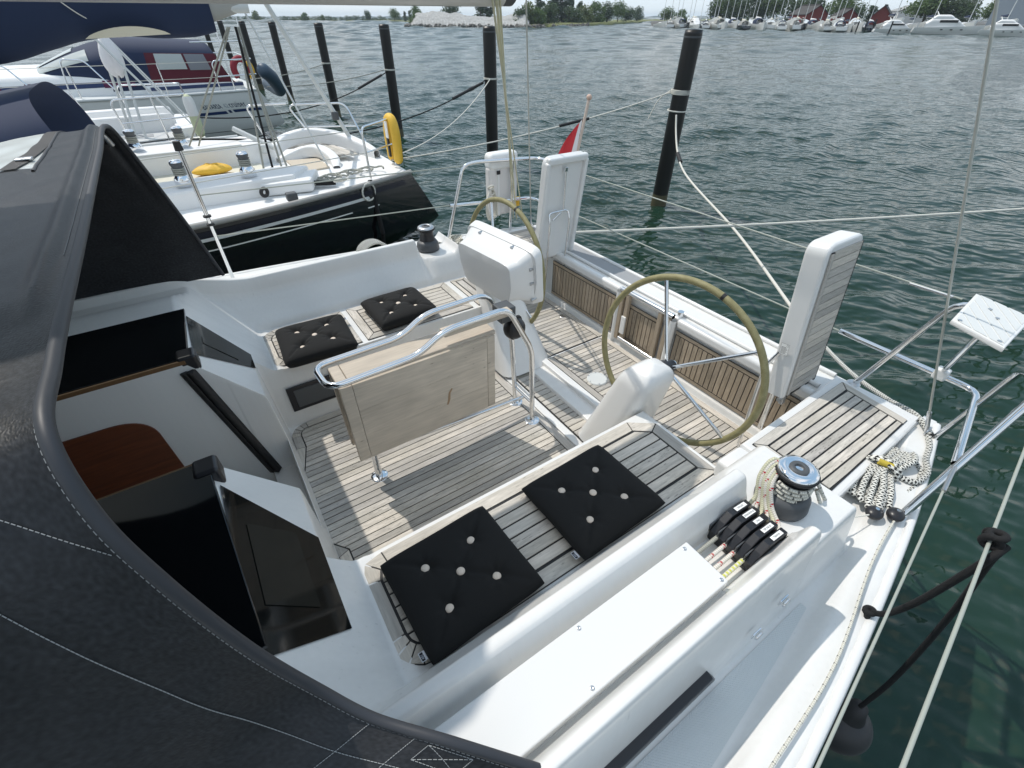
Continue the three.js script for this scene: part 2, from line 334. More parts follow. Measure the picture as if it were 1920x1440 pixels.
{
  const lines = (lo, hi, step, near) => {
    const s = new Set(); for (let v = lo; v <= hi + 1e-9; v += step) s.add(+v.toFixed(4));
    for (const [c, w, st] of near) for (let v = c - w; v <= c + w; v += st) if (v > lo && v < hi) s.add(+v.toFixed(4));
    return [...s].sort((p, q) => p - q);
  };
  const xs = lines(-1.7, 2.52, 0.02, [[-0.06, 0.03, 0.004], [-0.195, 0.012, 0.003], [0.843, 0.014, 0.004], [1.195, 0.03, 0.004], [1.503, 0.014, 0.003], [1.53, 0.05, 0.006], [1.588, 0.02, 0.004], [2.232, 0.012, 0.003], [2.27, 0.014, 0.003], [2.455, 0.02, 0.004]]);
  const za = lines(0, 2.2, 0.02, [[0.33, 0.01, 0.002], [0.675, 0.016, 0.003], [1.14, 0.03, 0.004], [1.17, 0.03, 0.005], [1.345, 0.07, 0.006], [1.392, 0.014, 0.003], [1.542, 0.014, 0.003], [1.592, 0.07, 0.006], [1.515, 0.02, 0.004]]);
  const zs = [...za.slice(1).map((v) => -v).reverse(), ...za];
  const pos = [], uv = [], idx = [], nz = zs.length;
  for (const x of xs) for (const z0 of zs) { const hb = halfBeam(x), z = clamp(z0, -hb, hb); pos.push(x, deckH(x, z), z); uv.push(x, z); }
  for (let i = 0; i < xs.length - 1; i++) for (let j = 0; j < nz - 1; j++) {
    const a = i * nz + j, b = a + nz, m = (k) => pos[k * 3 + 2];
    if (Math.abs(m(a) - m(a + 1)) < 1e-6 && Math.abs(m(b) - m(b + 1)) < 1e-6) continue;
    idx.push(a, a + 1, b, b, a + 1, b + 1);
  }
  const g = new THREE.BufferGeometry(); g.setAttribute('position', new THREE.Float32BufferAttribute(pos, 3)); g.setAttribute('uv', new THREE.Float32BufferAttribute(uv, 2)); g.setIndex(idx); g.computeVertexNormals();
  part(yacht, 'deck_moulding', g, M.gel);
  // topsides, bow to stern, and the transom
  const hull = (sg) => gridSurf((u, v) => { const x = lerp(-9.5, 2.52, u), f = ss(-9.6, -3, x), hb = halfBeam(Math.max(x, -1.6)) * (x < -1.6 ? Math.pow(clamp((x + 9.5) / 7.9, 0, 1), 0.62) : 1); const y = lerp(1.25, -0.35, v); const k = v < 0.03 ? 1.0 : lerp(1, 0.80, Math.pow(v, 1.8)); return [x + v * 0.05 * (u > 0.98 ? 1 : 0), y + 0.25 * (1 - f) * (1 - v), sg * (hb * k + (v > 0.03 && v < 0.09 ? 0.012 : 0))]; }, 120, 24);
  const tr = gridSurf((u, v) => { const y = lerp(1.25, -0.35, v), k = v < 0.03 ? 1 : lerp(1, 0.80, Math.pow(v, 1.8)); return [2.52 + v * 0.05, y, lerp(-1, 1, u) * halfBeam(2.52) * k]; }, 8, 12);
  part(yacht, 'hull', [hull(1), hull(-1), tr], M.gelPlain);
  // foredeck and coachroof ahead of the sprayhood (lies behind it in the view)
  part(yacht, 'foredeck', gridSurf((u, v) => { const x = lerp(-9.4, -1.7, u), hb = halfBeam(-1.6) * Math.pow(clamp((x + 9.5) / 7.9, 0, 1), 0.62), a = lerp(-1, 1, v); const cr = 0.36 * ss(-6.5, -4, x) * (1 - ss(0.55, 0.75, Math.abs(a))); return [x, 1.25 + 0.25 * (1 - ss(-9.6, -3, x)) + cr, a * hb]; }, 60, 40), M.gelPlain);
  // non-skid strips on the side decks
  for (const s of [1, -1]) { const o = []; for (let i = 0; i <= 20; i++) { const x = lerp(-1.5, 1.2, i / 20); o.push([x, s * (halfBeam(x) - 0.165)]); } for (let i = 20; i >= 0; i--) o.push([lerp(-1.5, 1.2, i / 20), s * 1.675]); part(yacht, 'nonskid_strip', slab(s > 0 ? o : o.reverse(), 1.219, 1.2285), M.nonskid); }
  // rubbing edge along the rail
  for (const s of [1, -1]) { const o = []; for (let i = 0; i <= 24; i++) { const x = lerp(-3, 2.5, i / 24); o.push(V(x, 1.262, s * (halfBeam(x) - 0.012))); } part(yacht, 'toe_rail', sweep(new THREE.CatmullRomCurve3(o), 0.016, 80, 10), M.gelPlain); }
}
// ---- cockpit sole
{
  const sole = [[-0.045, -0.45], ...arc(-0.045 + 0.10, -0.555, 0.10, 180, 270, 4).map(([x, z]) => [x, z]), [1.31, -0.655], [1.31, 0.655], ...arc(0.055, 0.555, 0.10, 90, 180, 4), [-0.045, 0.36], [-0.085, 0.31], [-0.175, 0.31], [-0.175, -0.31], [-0.085, -0.31]];
  teakPanel(yacht, 'cockpit_sole', sole, 0.797, { margin: 0.05, width: 0.040, gap: 0.0055, label: 'weathered grey teak cockpit floor' });
  teakPanel(yacht, 'sole_crossing', [[1.375, -0.655], [1.60, -0.655], [1.60, 0.655], [1.375, 0.655]], 0.803, { margin: 0.045, width: 0.046, noMargin: [3] });
  part(yacht, 'sole_rib', [span(1.318, 1.366, 0.79, 0.812, -0.66, 0.66, 0.004), span(1.61, 1.66, 0.79, 0.856, -0.92, 0.66, 0.006)], M.gelPlain);
  teakPanel(yacht, 'helm_floor', [[1.665, -1.08], [2.205, -1.08], [2.205, -0.33], [1.665, -0.33]], 0.845, { margin: 0.045, width: 0.040, gap: 0.0055, noMargin: [2], label: 'teak helm floor on the starboard side' });
  teakPanel(yacht, 'helm_floor', [[1.665, -0.315], [2.205, -0.315], [2.205, 1.09], [1.665, 1.09]], 0.845, { margin: 0.045, width: 0.040, gap: 0.0055, noMargin: [0], label: 'teak helm floor on the port side' });
  part(yacht, 'floor_plinth', [span(1.655, 2.215, 0.82, 0.8445, -1.1, 1.1, 0.004)], M.gelPlain);
  const hatch = part(yacht, 'inspection_hatch', lathe([[0, 0.006], [0.055, 0.006], [0.058, 0.009], [0.066, 0.009], [0.07, 0.0]], 1.80, 0.853, 0.06, 40), M.gelGrey);
  for (let i = 0; i < 6; i++) part(hatch, 'screw', cyl(0.004, 0.004, 0.003, 1.80 + 0.062 * Math.cos(i * 1.047), 0.8615, 0.06 + 0.062 * Math.sin(i * 1.047), 8), M.steelDull);
  part(yacht, 'deck_drain', lathe([[0, 0.001], [0.016, 0.001], [0.02, 0.004], [0.024, 0.0]], 2.12, 0.853, -0.72, 20), M.steelDull);
}
// ---- cockpit seats
{
  const seatP = [[0.10, 0.705], [1.36, 0.705], [1.475, 0.79], [1.475, 1.15], [0.14, 1.15], ...arc(0.12, 1.03, 0.12, 90, 180, 4), [0.00, 0.80], [0.03, 0.72]];
  teakPanel(yacht, 'seat_deck', seatP, 1.196, { margin: 0.06, width: 0.052, gap: 0.0078, label: 'teak cockpit seat on the port side, in the shade' });
  const a = [[0.52, -0.705], [0.10, -0.705], [0.03, -0.72], [0.00, -0.80], ...arc(0.12, -1.03, 0.12, 180, 270, 4), [0.52, -1.15]];
  teakPanel(yacht, 'seat_deck', a, 1.196, { margin: 0.055, width: 0.046, label: 'forward teak seat on the starboard side' });
  teakPanel(yacht, 'seat_deck', [[0.555, -0.705], [0.555, -1.15], [1.30, -1.15], [1.30, -0.705]], 1.196, { margin: 0.055, width: 0.046, label: 'aft teak seat on the starboard side' });
  teakPanel(yacht, 'seat_deck', [[1.345, -0.705], [1.345, -1.14], [1.47, -1.14], [1.47, -0.705]], 1.196, { margin: 0.03, width: 0.04, along: 'z' });
  // locker opening in the front of the starboard seat
  const loc = part(yacht, 'seat_locker', span(0.02, 0.31, 0.90, 1.075, -0.672, -0.660, 0.005), M.blackPlastic);
  part(loc, 'locker_tray', span(0.055, 0.29, 0.925, 1.05, -0.664, -0.6545, 0.004), M.greyPlastic);
}
// ---- transom with vertical boarding
{
  const F = new THREE.Matrix4().makeBasis(V(0, 0, 1), V(-1, 0, 0), V(0, -1, 0)); // local x -> z, local y(out) -> -x, local z -> -y
  const panel = (z0, z1, label) => {
    const f = F.clone().setPosition(2.262, 1.03, 0);
    return teakPanel(yacht, 'transom_panel', [[z0, -0.15], [z1, -0.15], [z1, 0.15], [z0, 0.15]], 0.0, { margin: 0.026, width: 0.036, along: 'z', mats: M.teakBrown, frame: f, noMargin: [1, 3], label });
  };
  panel(-1.05, -0.30, 'dark brown teak boarding on the starboard transom');
  panel(-0.16, 0.13, 'short teak boarding behind the boarding ladder');
  panel(0.25, 1.08, 'dark brown teak boarding on the port transom');
  part(yacht, 'transom_ledge', [span(2.245, 2.30, 1.20, 1.262, -1.12, -0.27, 0.02), span(2.245, 2.30, 1.20, 1.262, 0.24, 1.12, 0.02), span(2.26, 2.30, 1.22, 1.262, -0.27, 0.24, 0.01)], M.gelPlain);
  part(yacht, 'transom_step', span(2.36, 2.515, 1.24, 1.258, -1.05, -0.25, 0.003), M.nonskidGrey, 'grey non-skid strip on top of the transom');
  part(yacht, 'transom_rim', [pipe([[2.335, 1.262, -1.1], [2.335, 1.262, 1.1]], 0.012, 0.02, 10), pipe([[2.50, 1.258, -1.1], [2.50, 1.258, 1.1]], 0.014, 0.02, 10)], M.gelPlain);
  // folded boarding ladder
  const lad = part(yacht, 'boarding_ladder', [pipe([[2.225, 0.90, -0.19], [2.225, 0.90, 0.18]], 0.015, 0.02), pipe([[2.235, 1.272, -0.24], [2.235, 1.272, 0.22]], 0.017, 0.02), cyl(0.02, 0.02, 0.03, 2.30, 1.26, 0.22)], M.steel);
  for (const z of [-0.22, -0.165, 0.125, 0.19]) part(lad, 'ladder_side', span(2.222, 2.25, 0.88, 1.255, z - 0.016, z + 0.016, 0.004), M.teakBrown[2]);
  part(lad, 'ladder_bracket', span(2.21, 2.224, 0.95, 1.09, -0.185, -0.145, 0.004), M.white);
  for (const z of [-0.255, 0.225]) part(lad, 'ladder_post', pipe([[2.24, 0.85, z], [2.235, 1.25, z]], 0.022, 0.05), M.gelPlain);
}
// ---- coaming lids, screws, vents
for (const s of [1, -1]) {
  const lid = part(yacht, 'coaming_lid', (() => { const z0 = 1.400, z1 = 1.545; return span(-0.9, s > 0 ? 0.845 : -0.3, 1.485, 1.5435, s > 0 ? z0 : -z1, s > 0 ? z1 : -z0, 0.004); })(), M.gelPlain);
  for (const [x, z] of s < 0 ? [] : [[0.82, 1.413], [0.83, 1.532], [0.42, 1.413], [0.36, 1.532], [0.02, 1.413], [-0.05, 1.532]]) part(lid, 'screw', lathe([[0, 0.001], [0.002, 0.001], [0.0025, 0.002], [0.0055, 0.002], [0.006, 0]], x, 1.5433, s * z, 14), M.steelDull);
}
{
  // black strake at the foot of the port coaming
  const g = new THREE.Shape([[0.76, 1.245], [0.72, 1.315], [-0.6, 1.335], [-0.6, 1.245]].map((p) => new THREE.Vector2(...p)));
  part(yacht, 'coaming_strake', new THREE.ExtrudeGeometry(g, { depth: 0.035, bevelEnabled: true, bevelSize: 0.006, bevelThickness: 0.006, bevelSegments: 2 }).translate(0, 0, 1.622), M.blackPlastic, 'black strake along the foot of the coaming');
  for (const [x, y, z] of [[1.03, 1.40, 1.645], [0.93, 1.32, 1.652]]) {
    const e = part(yacht, 'pad_eye', [span(x - 0.02, x + 0.02, y - 0.012, y + 0.012, z, z + 0.006, 0.002), new THREE.TorusGeometry(0.013, 0.004, 8, 20).translate(x, y, z + 0.012)], M.steel); e.userData.label = 'small steel pad eye';
  }
}
// ---- companionway: hatch panels, windows, side tracks
{
  for (const s of [1, -1]) {
    const z0 = 0.345, z1 = s > 0 ? 1.06 : 0.84, f = (a, b) => (s > 0 ? [a, b] : [-b, -a]);
    const top = part(yacht, 'roof_panel', slab((() => { const o = [[-1.6, z0], [-0.285, z0], [s > 0 ? -0.235 : -0.265, z1], [-1.6, z1]]; return s > 0 ? o : mir(o); })(), 1.6, 1.615, 0.003), M.blackGlass, 'glossy black roof panel beside the companionway');
    part(top, 'edge_trim', span(-1.6, -0.30, 1.592, 1.612, ...f(0.334, 0.346), 0.003), M.mahoganyTrim);
    part(top, 'rail_end', span(-0.33, -0.255, 1.545, 1.625, ...f(0.335, 0.42), 0.014), M.blackPlastic);
    // window on the sloping bulkhead
    const n = V(0.41, 0.31, 0).normalize();
    const P = (u, z) => [lerp(-0.275, -0.075, u) + n.x * 0.004, 1.605 - (lerp(-0.275, -0.075, u) + 0.30) * 0.41 / 0.31 + n.y * 0.004, s * z];
    const win = part(yacht, 'bulkhead_window', gridSurf((u, v) => P(u, lerp(lerp(0.44, 0.60, u), lerp(z1, z1 - 0.09, u), v)), 4, 4), M.smokedGlass, s > 0 ? 'dark window on the port bulkhead' : 'dark window on the starboard bulkhead');
    part(win, 'window_blind', gridSurf((u, v) => { const p = P(lerp(0.18, 0.72, u), lerp(0.60, z1 - 0.16, v)); return [p[0] + 0.002, p[1] + 0.0015, p[2]]; }, 2, 2), phy({ color: lin(0.012, 0.014, 0.013), roughness: 0.08, specularIntensity: 0.6 }));
    // slide track for the washboards
    part(yacht, 'washboard_track', [rod([-0.30, 1.56, s * 0.322], [-0.165, 0.83, s * 0.322], 0.022, 4), rod([-0.325, 1.56, s * 0.328], [-0.19, 0.83, s * 0.328], 0.016, 4)], M.blackRubber);
  }
  // inside of the cabin seen through the opening
  const wall = part(yacht, 'cabin_lining', [span(-1.7, -0.34, 0.25, 1.59, -0.345, -0.337), span(-1.7, -0.34, 0.25, 1.59, 0.337, 0.345)], M.gelGrey);
  wall.material = M.gelPlain;
  const sh = new THREE.Shape(); sh.moveTo(-1.3, 0.5); sh.lineTo(-0.50, 0.5); sh.lineTo(-0.52, 1.30); sh.quadraticCurveTo(-0.53, 1.405, -0.66, 1.41); sh.lineTo(-1.3, 1.42);
  part(yacht, 'cabin_door_panel', new THREE.ExtrudeGeometry(sh, { depth: 0.01, bevelEnabled: false }).translate(0, 0, -0.335), M.mahogany, 'red-brown mahogany panel inside the companionway');
}
// ---- folding cockpit table in its steel frame
{
  const t = new THREE.Group(); t.name = 'cockpit_table'; yacht.add(t); t.userData.label = 'folded teak cockpit table in a steel grab frame';
  const r = 0.0150;
  part(t, 'grab_frame', [
    pipe([[1.235, 0.80, 0.10], [1.215, 1.34, 0.10], [1.06, 1.645, 0.10], [0.71, 1.635, 0.10], [0.575, 1.555, 0.10], [0.165, 1.54, 0.10], [0.155, 1.535, -0.10], [0.575, 1.545, -0.10], [0.70, 1.625, -0.10], [1.06, 1.635, -0.10], [1.215, 1.33, -0.10], [1.245, 0.80, -0.10]], r, 0.07, 14),
    pipe([[0.285, 0.99, 0.0], [1.24, 0.92, 0.0]], 0.011, 0.02), pipe([[1.24, 0.93, -0.1], [1.238, 0.93, 0.1]], 0.009, 0.02), pipe([[1.24, 0.97, -0.1], [1.238, 0.97, 0.1]], 0.006, 0.02),
    rod([0.285, 0.80, 0.0], [0.285, 1.08, 0.0], 0.019, 16)], M.steel);
  for (const [x, z] of [[0.285, 0], [1.235, 0.1], [1.245, -0.1]]) {
    const f = part(t, 'foot_flange', lathe([[0, 0.008], [0.022, 0.008], [0.03, 0.005], [0.044, 0.004], [0.046, 0]], x, 0.804, z, 28), M.steel);
    for (let i = 0; i < 3; i++) part(f, 'screw', cyl(0.004, 0.004, 0.002, x + 0.036 * Math.cos(i * 2.09), 0.808, z + 0.036 * Math.sin(i * 2.09), 8), M.steelDull);
  }
  const uvWood = (g) => { const p = g.attributes.position, uv = g.attributes.uv; for (let i = 0; i < uv.count; i++) uv.setXY(i, p.getX(i), p.getY(i) + p.getZ(i)); return g; };
  const leaf = (z, tilt, y0, name, label) => {
    const g = new THREE.Group(); g.name = name; g.position.set(0, 1.515, z); g.rotation.x = tilt; t.add(g);
    const H0 = y0 - 1.515;
    // a leaf is a framed board: field of three boards plus end cleats
    const geo = [];
    for (let i = 0; i < 3; i++) geo.push(uvWood(span(0.262, 0.938, lerp(H0, 0, i / 3) + (i ? 0.0004 : 0), lerp(H0, 0, (i + 1) / 3) - 0.0004, -0.011, 0.011, 0)));
    const m = part(t, name, merge(geo), M.tableWood[0], label); m.position.copy(g.position); m.rotation.copy(g.rotation); t.remove(g);
    part(m, 'end_cleat', uvWood(span(0.205, 0.2605, H0, 0, -0.0125, 0.0125, 0.004)), M.tableWood[1]);
    part(m, 'end_cleat', uvWood(span(0.9395, 0.985, H0, 0, -0.0125, 0.0125, 0.004)), M.tableWood[1]);
    return m;
  };
  const pl = leaf(0.085, 0.03, 1.045, 'table_leaf', 'bleached teak table leaf hanging to port');
  leaf(-0.075, -0.05, 1.05, 'table_leaf', 'table leaf hanging to starboard');
  // brown stain on the port leaf
  const st = new THREE.Shape(); st.moveTo(0, 0); [[0.012, 0.03], [0.016, 0.07], [0.030, 0.095], [0.024, 0.10], [0.006, 0.078], [-0.002, 0.03], [-0.010, 0.002]].forEach((p) => st.lineTo(...p));
  const stain = part(pl, 'stain', new THREE.ExtrudeGeometry(st, { depth: 0.0006, bevelEnabled: false }).translate(0.70, -0.33, 0.0113), std({ color: lin(0.33, 0.22, 0.13), roughness: 0.8 }), 'brown stain on the table leaf');
  part(t, 'table_top', uvWood(span(0.255, 1.0, 1.505, 1.527, -0.07, 0.078, 0.004)), M.tableWood[0]);
  part(t, 'end_cleat', uvWood(span(0.205, 0.2535, 1.505, 1.528, -0.07, 0.078, 0.006)), M.tableWood[1]);
  part(t, 'table_box', span(0.24, 0.95, 1.22, 1.50, -0.05, 0.06, 0.008), M.tableWood[1]);
  part(t, 'grab_board', uvWood(span(0.72, 1.10, 1.585, 1.612, 0.03, 0.085, 0.005)), M.tableWood[0]);
  // compass housing
  const c = part(t, 'compass', (() => { const g = new THREE.SphereGeometry(0.062, 28, 20).scale(1, 1, 0.9); return g.translate(1.16, 1.45, 0.01); })(), M.blackPlastic, 'round black compass on the table end');
  part(c, 'compass_hood', new THREE.TorusGeometry(0.06, 0.009, 8, 28).rotateY(0.5).translate(1.165, 1.455, 0.015), M.blackRubber);
  part(c, 'compass_bracket', span(1.06, 1.15, 1.52, 1.60, -0.05, 0.04, 0.006), M.greyPlastic);
}
// ---- helms
function helm(c, yaw, label, hasPod) {
  const w = new THREE.Group(); w.name = 'steering_wheel'; w.userData.label = label; yacht.add(w); w.position.set(...c);
  // wheel lies in its local yz plane, axle along local -x (forward)
  w.rotation.set(0, yaw, -0.05); const R = 0.45;
  part(w, 'rim', (() => { const g = new THREE.TorusGeometry(R, 0.0165, 14, 96); const uv = g.attributes.uv; for (let i = 0; i < uv.count; i++) uv.setX(i, uv.getX(i) * 12); return g.rotateY(Math.PI / 2); })(), M.wheelGrip, 'olive leather-wrapped rim');
  for (const deg of [-21, 54, 125, 197]) { const a = deg * Math.PI / 180, d = [0, Math.cos(a) * R, Math.sin(a) * R]; part(w, 'spoke', rod([-0.06, d[1] * 0.07, d[2] * 0.07], [0, d[1] * 0.985, d[2] * 0.985], 0.0095, 10), M.steel); }
  part(w, 'hub', [rod([-0.10, 0, 0], [-0.02, 0, 0], 0.034, 20), rod([-0.12, 0, 0], [-0.075, 0, 0], 0.05, 24)], M.blackPlastic);
  part(w, 'hub_cap', rod([-0.03, 0, 0], [0.0, 0, 0], 0.022, 18), M.steel);
  part(w, 'rim_band', new THREE.TorusGeometry(R, 0.0172, 12, 8, 0.035).rotateZ(1.85).rotateY(Math.PI / 2).scale(1, 1, 1), M.blackRubber);
  return w;
}
const wp = helm([1.732, 1.359, 0.631], 0.127, 'port steering wheel');
const ws = helm([1.63, 1.36, -0.84], 0.05, 'starboard steering wheel');
// pedestals: leaning rounded fins
function pedestal(top, foot, label) {
  const g = gridSurf((u, v) => {
    const t = u, y = lerp(0.83, top[1], t);
    const cx = lerp(foot[0], top[0], t), cz = lerp(foot[2], top[2], t);
    const dome = t > 0.80 ? Math.pow(Math.max(0, 1 - Math.pow((t - 0.80) / 0.20, 2.4)), 0.5) : 1;
    const rx = lerp(0.20, 0.115, t) * dome, rz = lerp(0.135, 0.095, Math.pow(t, 0.7)) * dome, a = v * 2 * Math.PI, ca = Math.cos(a), sa = Math.sin(a);
    const k = 0.5; return [cx + Math.sign(ca) * Math.pow(Math.abs(ca), k) * rx, y, cz + Math.sign(sa) * Math.pow(Math.abs(sa), k) * rz];
  }, 40, 48);
  return part(yacht, 'wheel_pedestal', g, M.gelPlain, label);
}
pedestal([1.56, 1.435, 0.64], [1.56, 0.83, 0.47], 'white wheel pedestal on the port side');
pedestal([1.50, 1.45, -0.82], [1.50, 0.83, -0.42], 'white wheel pedestal on the starboard side');
// instrument pod cover
{
  const p = new THREE.Group(); p.name = 'instrument_pod'; p.userData.label = 'white covered instrument pod with thumb screws'; yacht.add(p);
  p.position.set(1.40, 1.575, -0.49); p.rotation.set(0, 0.12, 0.10, 'YXZ');
  const hull = (w, h, x0, x1, k, kb) => gridSurf((u, v) => {
    const a = v * 2 * Math.PI, ca = Math.cos(a), sa = Math.sin(a), e = 0.22, s = u < 0.5 ? lerp(1, k, u / 0.5) : lerp(k, k * 0.96, (u - 0.5) * 2);
    const y = Math.sign(ca) * Math.pow(Math.abs(ca), e), z = Math.sign(sa) * Math.pow(Math.abs(sa), e);
    const sh = u > 0.92 ? (1 - (u - 0.92) / 0.08) : 1;
    return [lerp(x0, x1, Math.min(1, u / 0.92)), y * h / 2 * s * sh + (u < 0.5 ? 0 : 0) - 0.015 * u, z * w / 2 * lerp(1, kb, u) * sh * (1 - 0.16 * u * Math.max(0, -y))];
  }, 24, 64);
  part(p, 'cover', hull(0.60, 0.33, 0.0, -0.14, 0.80, 0.80), M.gelPlain);
  part(p, 'flange', hull(0.64, 0.37, 0.045, -0.006, 1, 1), M.gelPlain);
  for (const [y, z] of [[0.155, -0.16], [0.155, 0.14], [-0.02, 0.292], [-0.13, 0.292], [0.07, 0.292]]) part(p, 'thumb_screw', rod([-0.03, y, z], [0.01, y, z], 0.009, 12), M.steelDull);
  part(yacht, 'pod_post', [rod([1.36, 1.25, -0.40], [1.40, 1.46, -0.45], 0.024, 16), span(1.33, 1.43, 1.40, 1.43, -0.50, -0.36, 0.006)], M.steel);
}
// ---- flip-up helm seats
function helmSeat(s, label) {
  const g = new THREE.Group(); g.name = 'helm_seat'; g.userData.label = label; yacht.add(g);
  g.position.set(s > 0 ? 2.10 : 2.03, 1.24, s * 1.05); g.rotation.x = s * -0.12;
  const sh = new THREE.Shape(); const W = s > 0 ? 0.30 : 0.37, Hh = 0.78, r = 0.06;
  sh.moveTo(0.01, 0); sh.lineTo(W - 0.01, 0); sh.lineTo(W, Hh - r); sh.quadraticCurveTo(W, Hh, W - r, Hh); sh.lineTo(r, Hh); sh.quadraticCurveTo(0, Hh, 0, Hh - r); sh.lineTo(0.01, 0);
  const th = s > 0 ? 0.10 : 0.05;
  const body = part(g, 'seat_shell', new THREE.ExtrudeGeometry(sh, { depth: th - 0.03, bevelEnabled: true, bevelSize: 0.014, bevelThickness: 0.014, bevelOffset: -0.014, bevelSegments: 3 }).translate(0, 0, s > 0 ? -th + 0.014 : 0.014), M.gelPlain);
  if (s > 0) {
    // teak slats on the outer face
    const n = 18; for (let i = 0; i < n; i++) { const y0 = 0.03 + i * 0.040, y1 = y0 + 0.0365; if (y1 > Hh - 0.02) break; part(body, 'slat', span(0.045, W - 0.03, y0, y1, 0.0, 0.007), pick(M.teak)); }
    part(body, 'slat_bed', span(0.025, W - 0.012, 0.012, Hh - 0.035, -0.001, 0.0035), M.caulk);
    part(body, 'slat', span(0.022, 0.042, 0.02, Hh - 0.04, 0.0, 0.007), M.teak[1]);
    const tex = (() => { const c = document.createElement('canvas'); c.width = 128; c.height = 160; const x = c.getContext('2d'); x.fillStyle = '#e9e9e6'; x.fillRect(0, 0, 128, 160); x.strokeStyle = '#555'; x.lineWidth = 3; x.strokeRect(4, 4, 120, 152); x.fillStyle = '#333'; for (let i = 0; i < 7; i++) x.fillRect(16, 50 + i * 14, 70 + (i * 37) % 26, 5); x.strokeRect(88, 14, 22, 22); const t = new THREE.CanvasTexture(c); t.colorSpace = THREE.SRGBColorSpace; return t; })();
    const lb = part(body, 'notice_label', new THREE.PlaneGeometry(0.042, 0.062).rotateY(-Math.PI / 2).translate(-0.004, 0.27, -0.06), std({ map: tex, roughness: 0.6 }));
    lb.position.x = 0.0;
  } else {
    part(body, 'seat_recess', span(0.05, W - 0.05, 0.10, Hh - 0.05, th - 0.024, th - 0.012, 0.01), M.gelGrey);
    part(body, 'seat_rim', [span(0.0, 0.035, 0.02, Hh - 0.03, th - 0.02, th + 0.028, 0.015), span(W - 0.035, W, 0.02, Hh - 0.03, th - 0.02, th + 0.028, 0.015), span(0.01, W - 0.01, Hh - 0.05, Hh, th - 0.02, th + 0.028, 0.015)], M.gelPlain);
    const z = th + 0.03;
    part(g, 'support_strut', [pipe([[0.06, -0.22, z + 0.06], [0.055, 0.33, z + 0.03], [0.055, 0.40, z], [0.235, 0.40, z], [0.24, 0.33, z + 0.03], [0.24, -0.22, z + 0.06]], 0.008, 0.03), pipe([[0.10, 0.34, z], [0.19, 0.40, z], [0.17, 0.70, z - 0.01]], 0.006, 0.02), span(0.155, 0.18, 0.68, 0.71, z - 0.02, z, 0.003)], M.steel);
  }
  part(g, 'hinge', [rod([0.0, -0.01, -0.02], [0.30, -0.01, -0.02], 0.010, 10), span(0.03, 0.06, -0.05, 0.0, -0.03, -0.01, 0.003), span(0.22, 0.25, -0.05, 0.0, -0.03, -0.01, 0.003)], M.steelDull);
  if (s > 0) part(g, 'support_strut', [pipe([[-0.05, -0.37, -0.13], [-0.03, 0.16, -0.115], [0.0, 0.24, -0.08]], 0.009, 0.03), pipe([[0.10, -0.30, -0.11], [0.09, -0.02, -0.09]], 0.014, 0.03)], M.steel);
  return g;
}
helmSeat(1, 'port helm seat folded upright, teak slats outward');
helmSeat(-1, 'starboard helm seat folded upright showing its underside');
// ---- helm decks
teakPanel(yacht, 'helm_deck', [[1.63, 1.175], [2.40, 1.165], [2.36, 1.48], [1.615, 1.50]], 1.300, { margin: 0.045, width: 0.042, gap: 0.0075, noMargin: [2], label: 'teak side deck by the port wheel' });
part(yacht, 'helm_deck_plinth', [slab([[1.595, 1.145], [2.44, 1.12], [2.40, 1.51], [1.58, 1.535]], 1.225, 1.2995, 0.012), span(1.44, 1.60, 1.19, 1.29, 1.14, 1.24, 0.02)], M.gelPlain);
teakPanel(yacht, 'helm_deck', mir([[1.63, 1.175], [2.40, 1.165], [2.36, 1.48], [1.615, 1.50]]), 1.300, { margin: 0.045, width: 0.042, label: 'teak side deck by the starboard wheel' });
part(yacht, 'helm_deck_plinth', slab(mir([[1.595, 1.16], [2.44, 1.105], [2.37, 1.50], [1.58, 1.54]]), 1.225, 1.2995, 0.012), M.gelPlain);
// ---- winches
function winch(x, y, z, label, worn) {
  const w = new THREE.Group(); w.name = 'winch'; w.userData.label = label; w.position.set(x, y, z); yacht.add(w);
  part(w, 'base', lathe([[0, 0], [0.084, 0], [0.086, 0.012], [0.080, 0.05], [0.066, 0.072], [0.0, 0.074]], 0, 0, 0, 48), M.greyPlastic);
  part(w, 'drum', lathe([[0.06, 0.06], [0.056, 0.085], [0.049, 0.11], [0.050, 0.135], [0.058, 0.148], [0, 0.15]], 0, 0, 0, 48), M.blackPlastic);
  part(w, 'jaw', lathe([[0.04, 0.146], [0.064, 0.148], [0.067, 0.156], [0.062, 0.162], [0.0, 0.163]], 0, 0, 0, 48), M.blackRubber);
  part(w, 'cap', lathe([[0.062, 0.161], [0.060, 0.170], [0.048, 0.175], [0.036, 0.1755], [0.034, 0.171], [0.0, 0.171]], 0, 0, 0, 48), worn ? M.steelDull : M.chrome);
  part(w, 'socket', lathe([[0.030, 0.171], [0.028, 0.177], [0.018, 0.1775], [0.013, 0.176], [0.012, 0.160], [0, 0.160]], 0, 0, 0, 24), M.greyPlastic);
  return w;
}
winch(1.305, 1.448, 1.447, 'chrome-topped black winch with rope turns on the port coaming');
winch(1.32, 1.365, -1.42, 'black winch with worn cap on the starboard coaming', true);
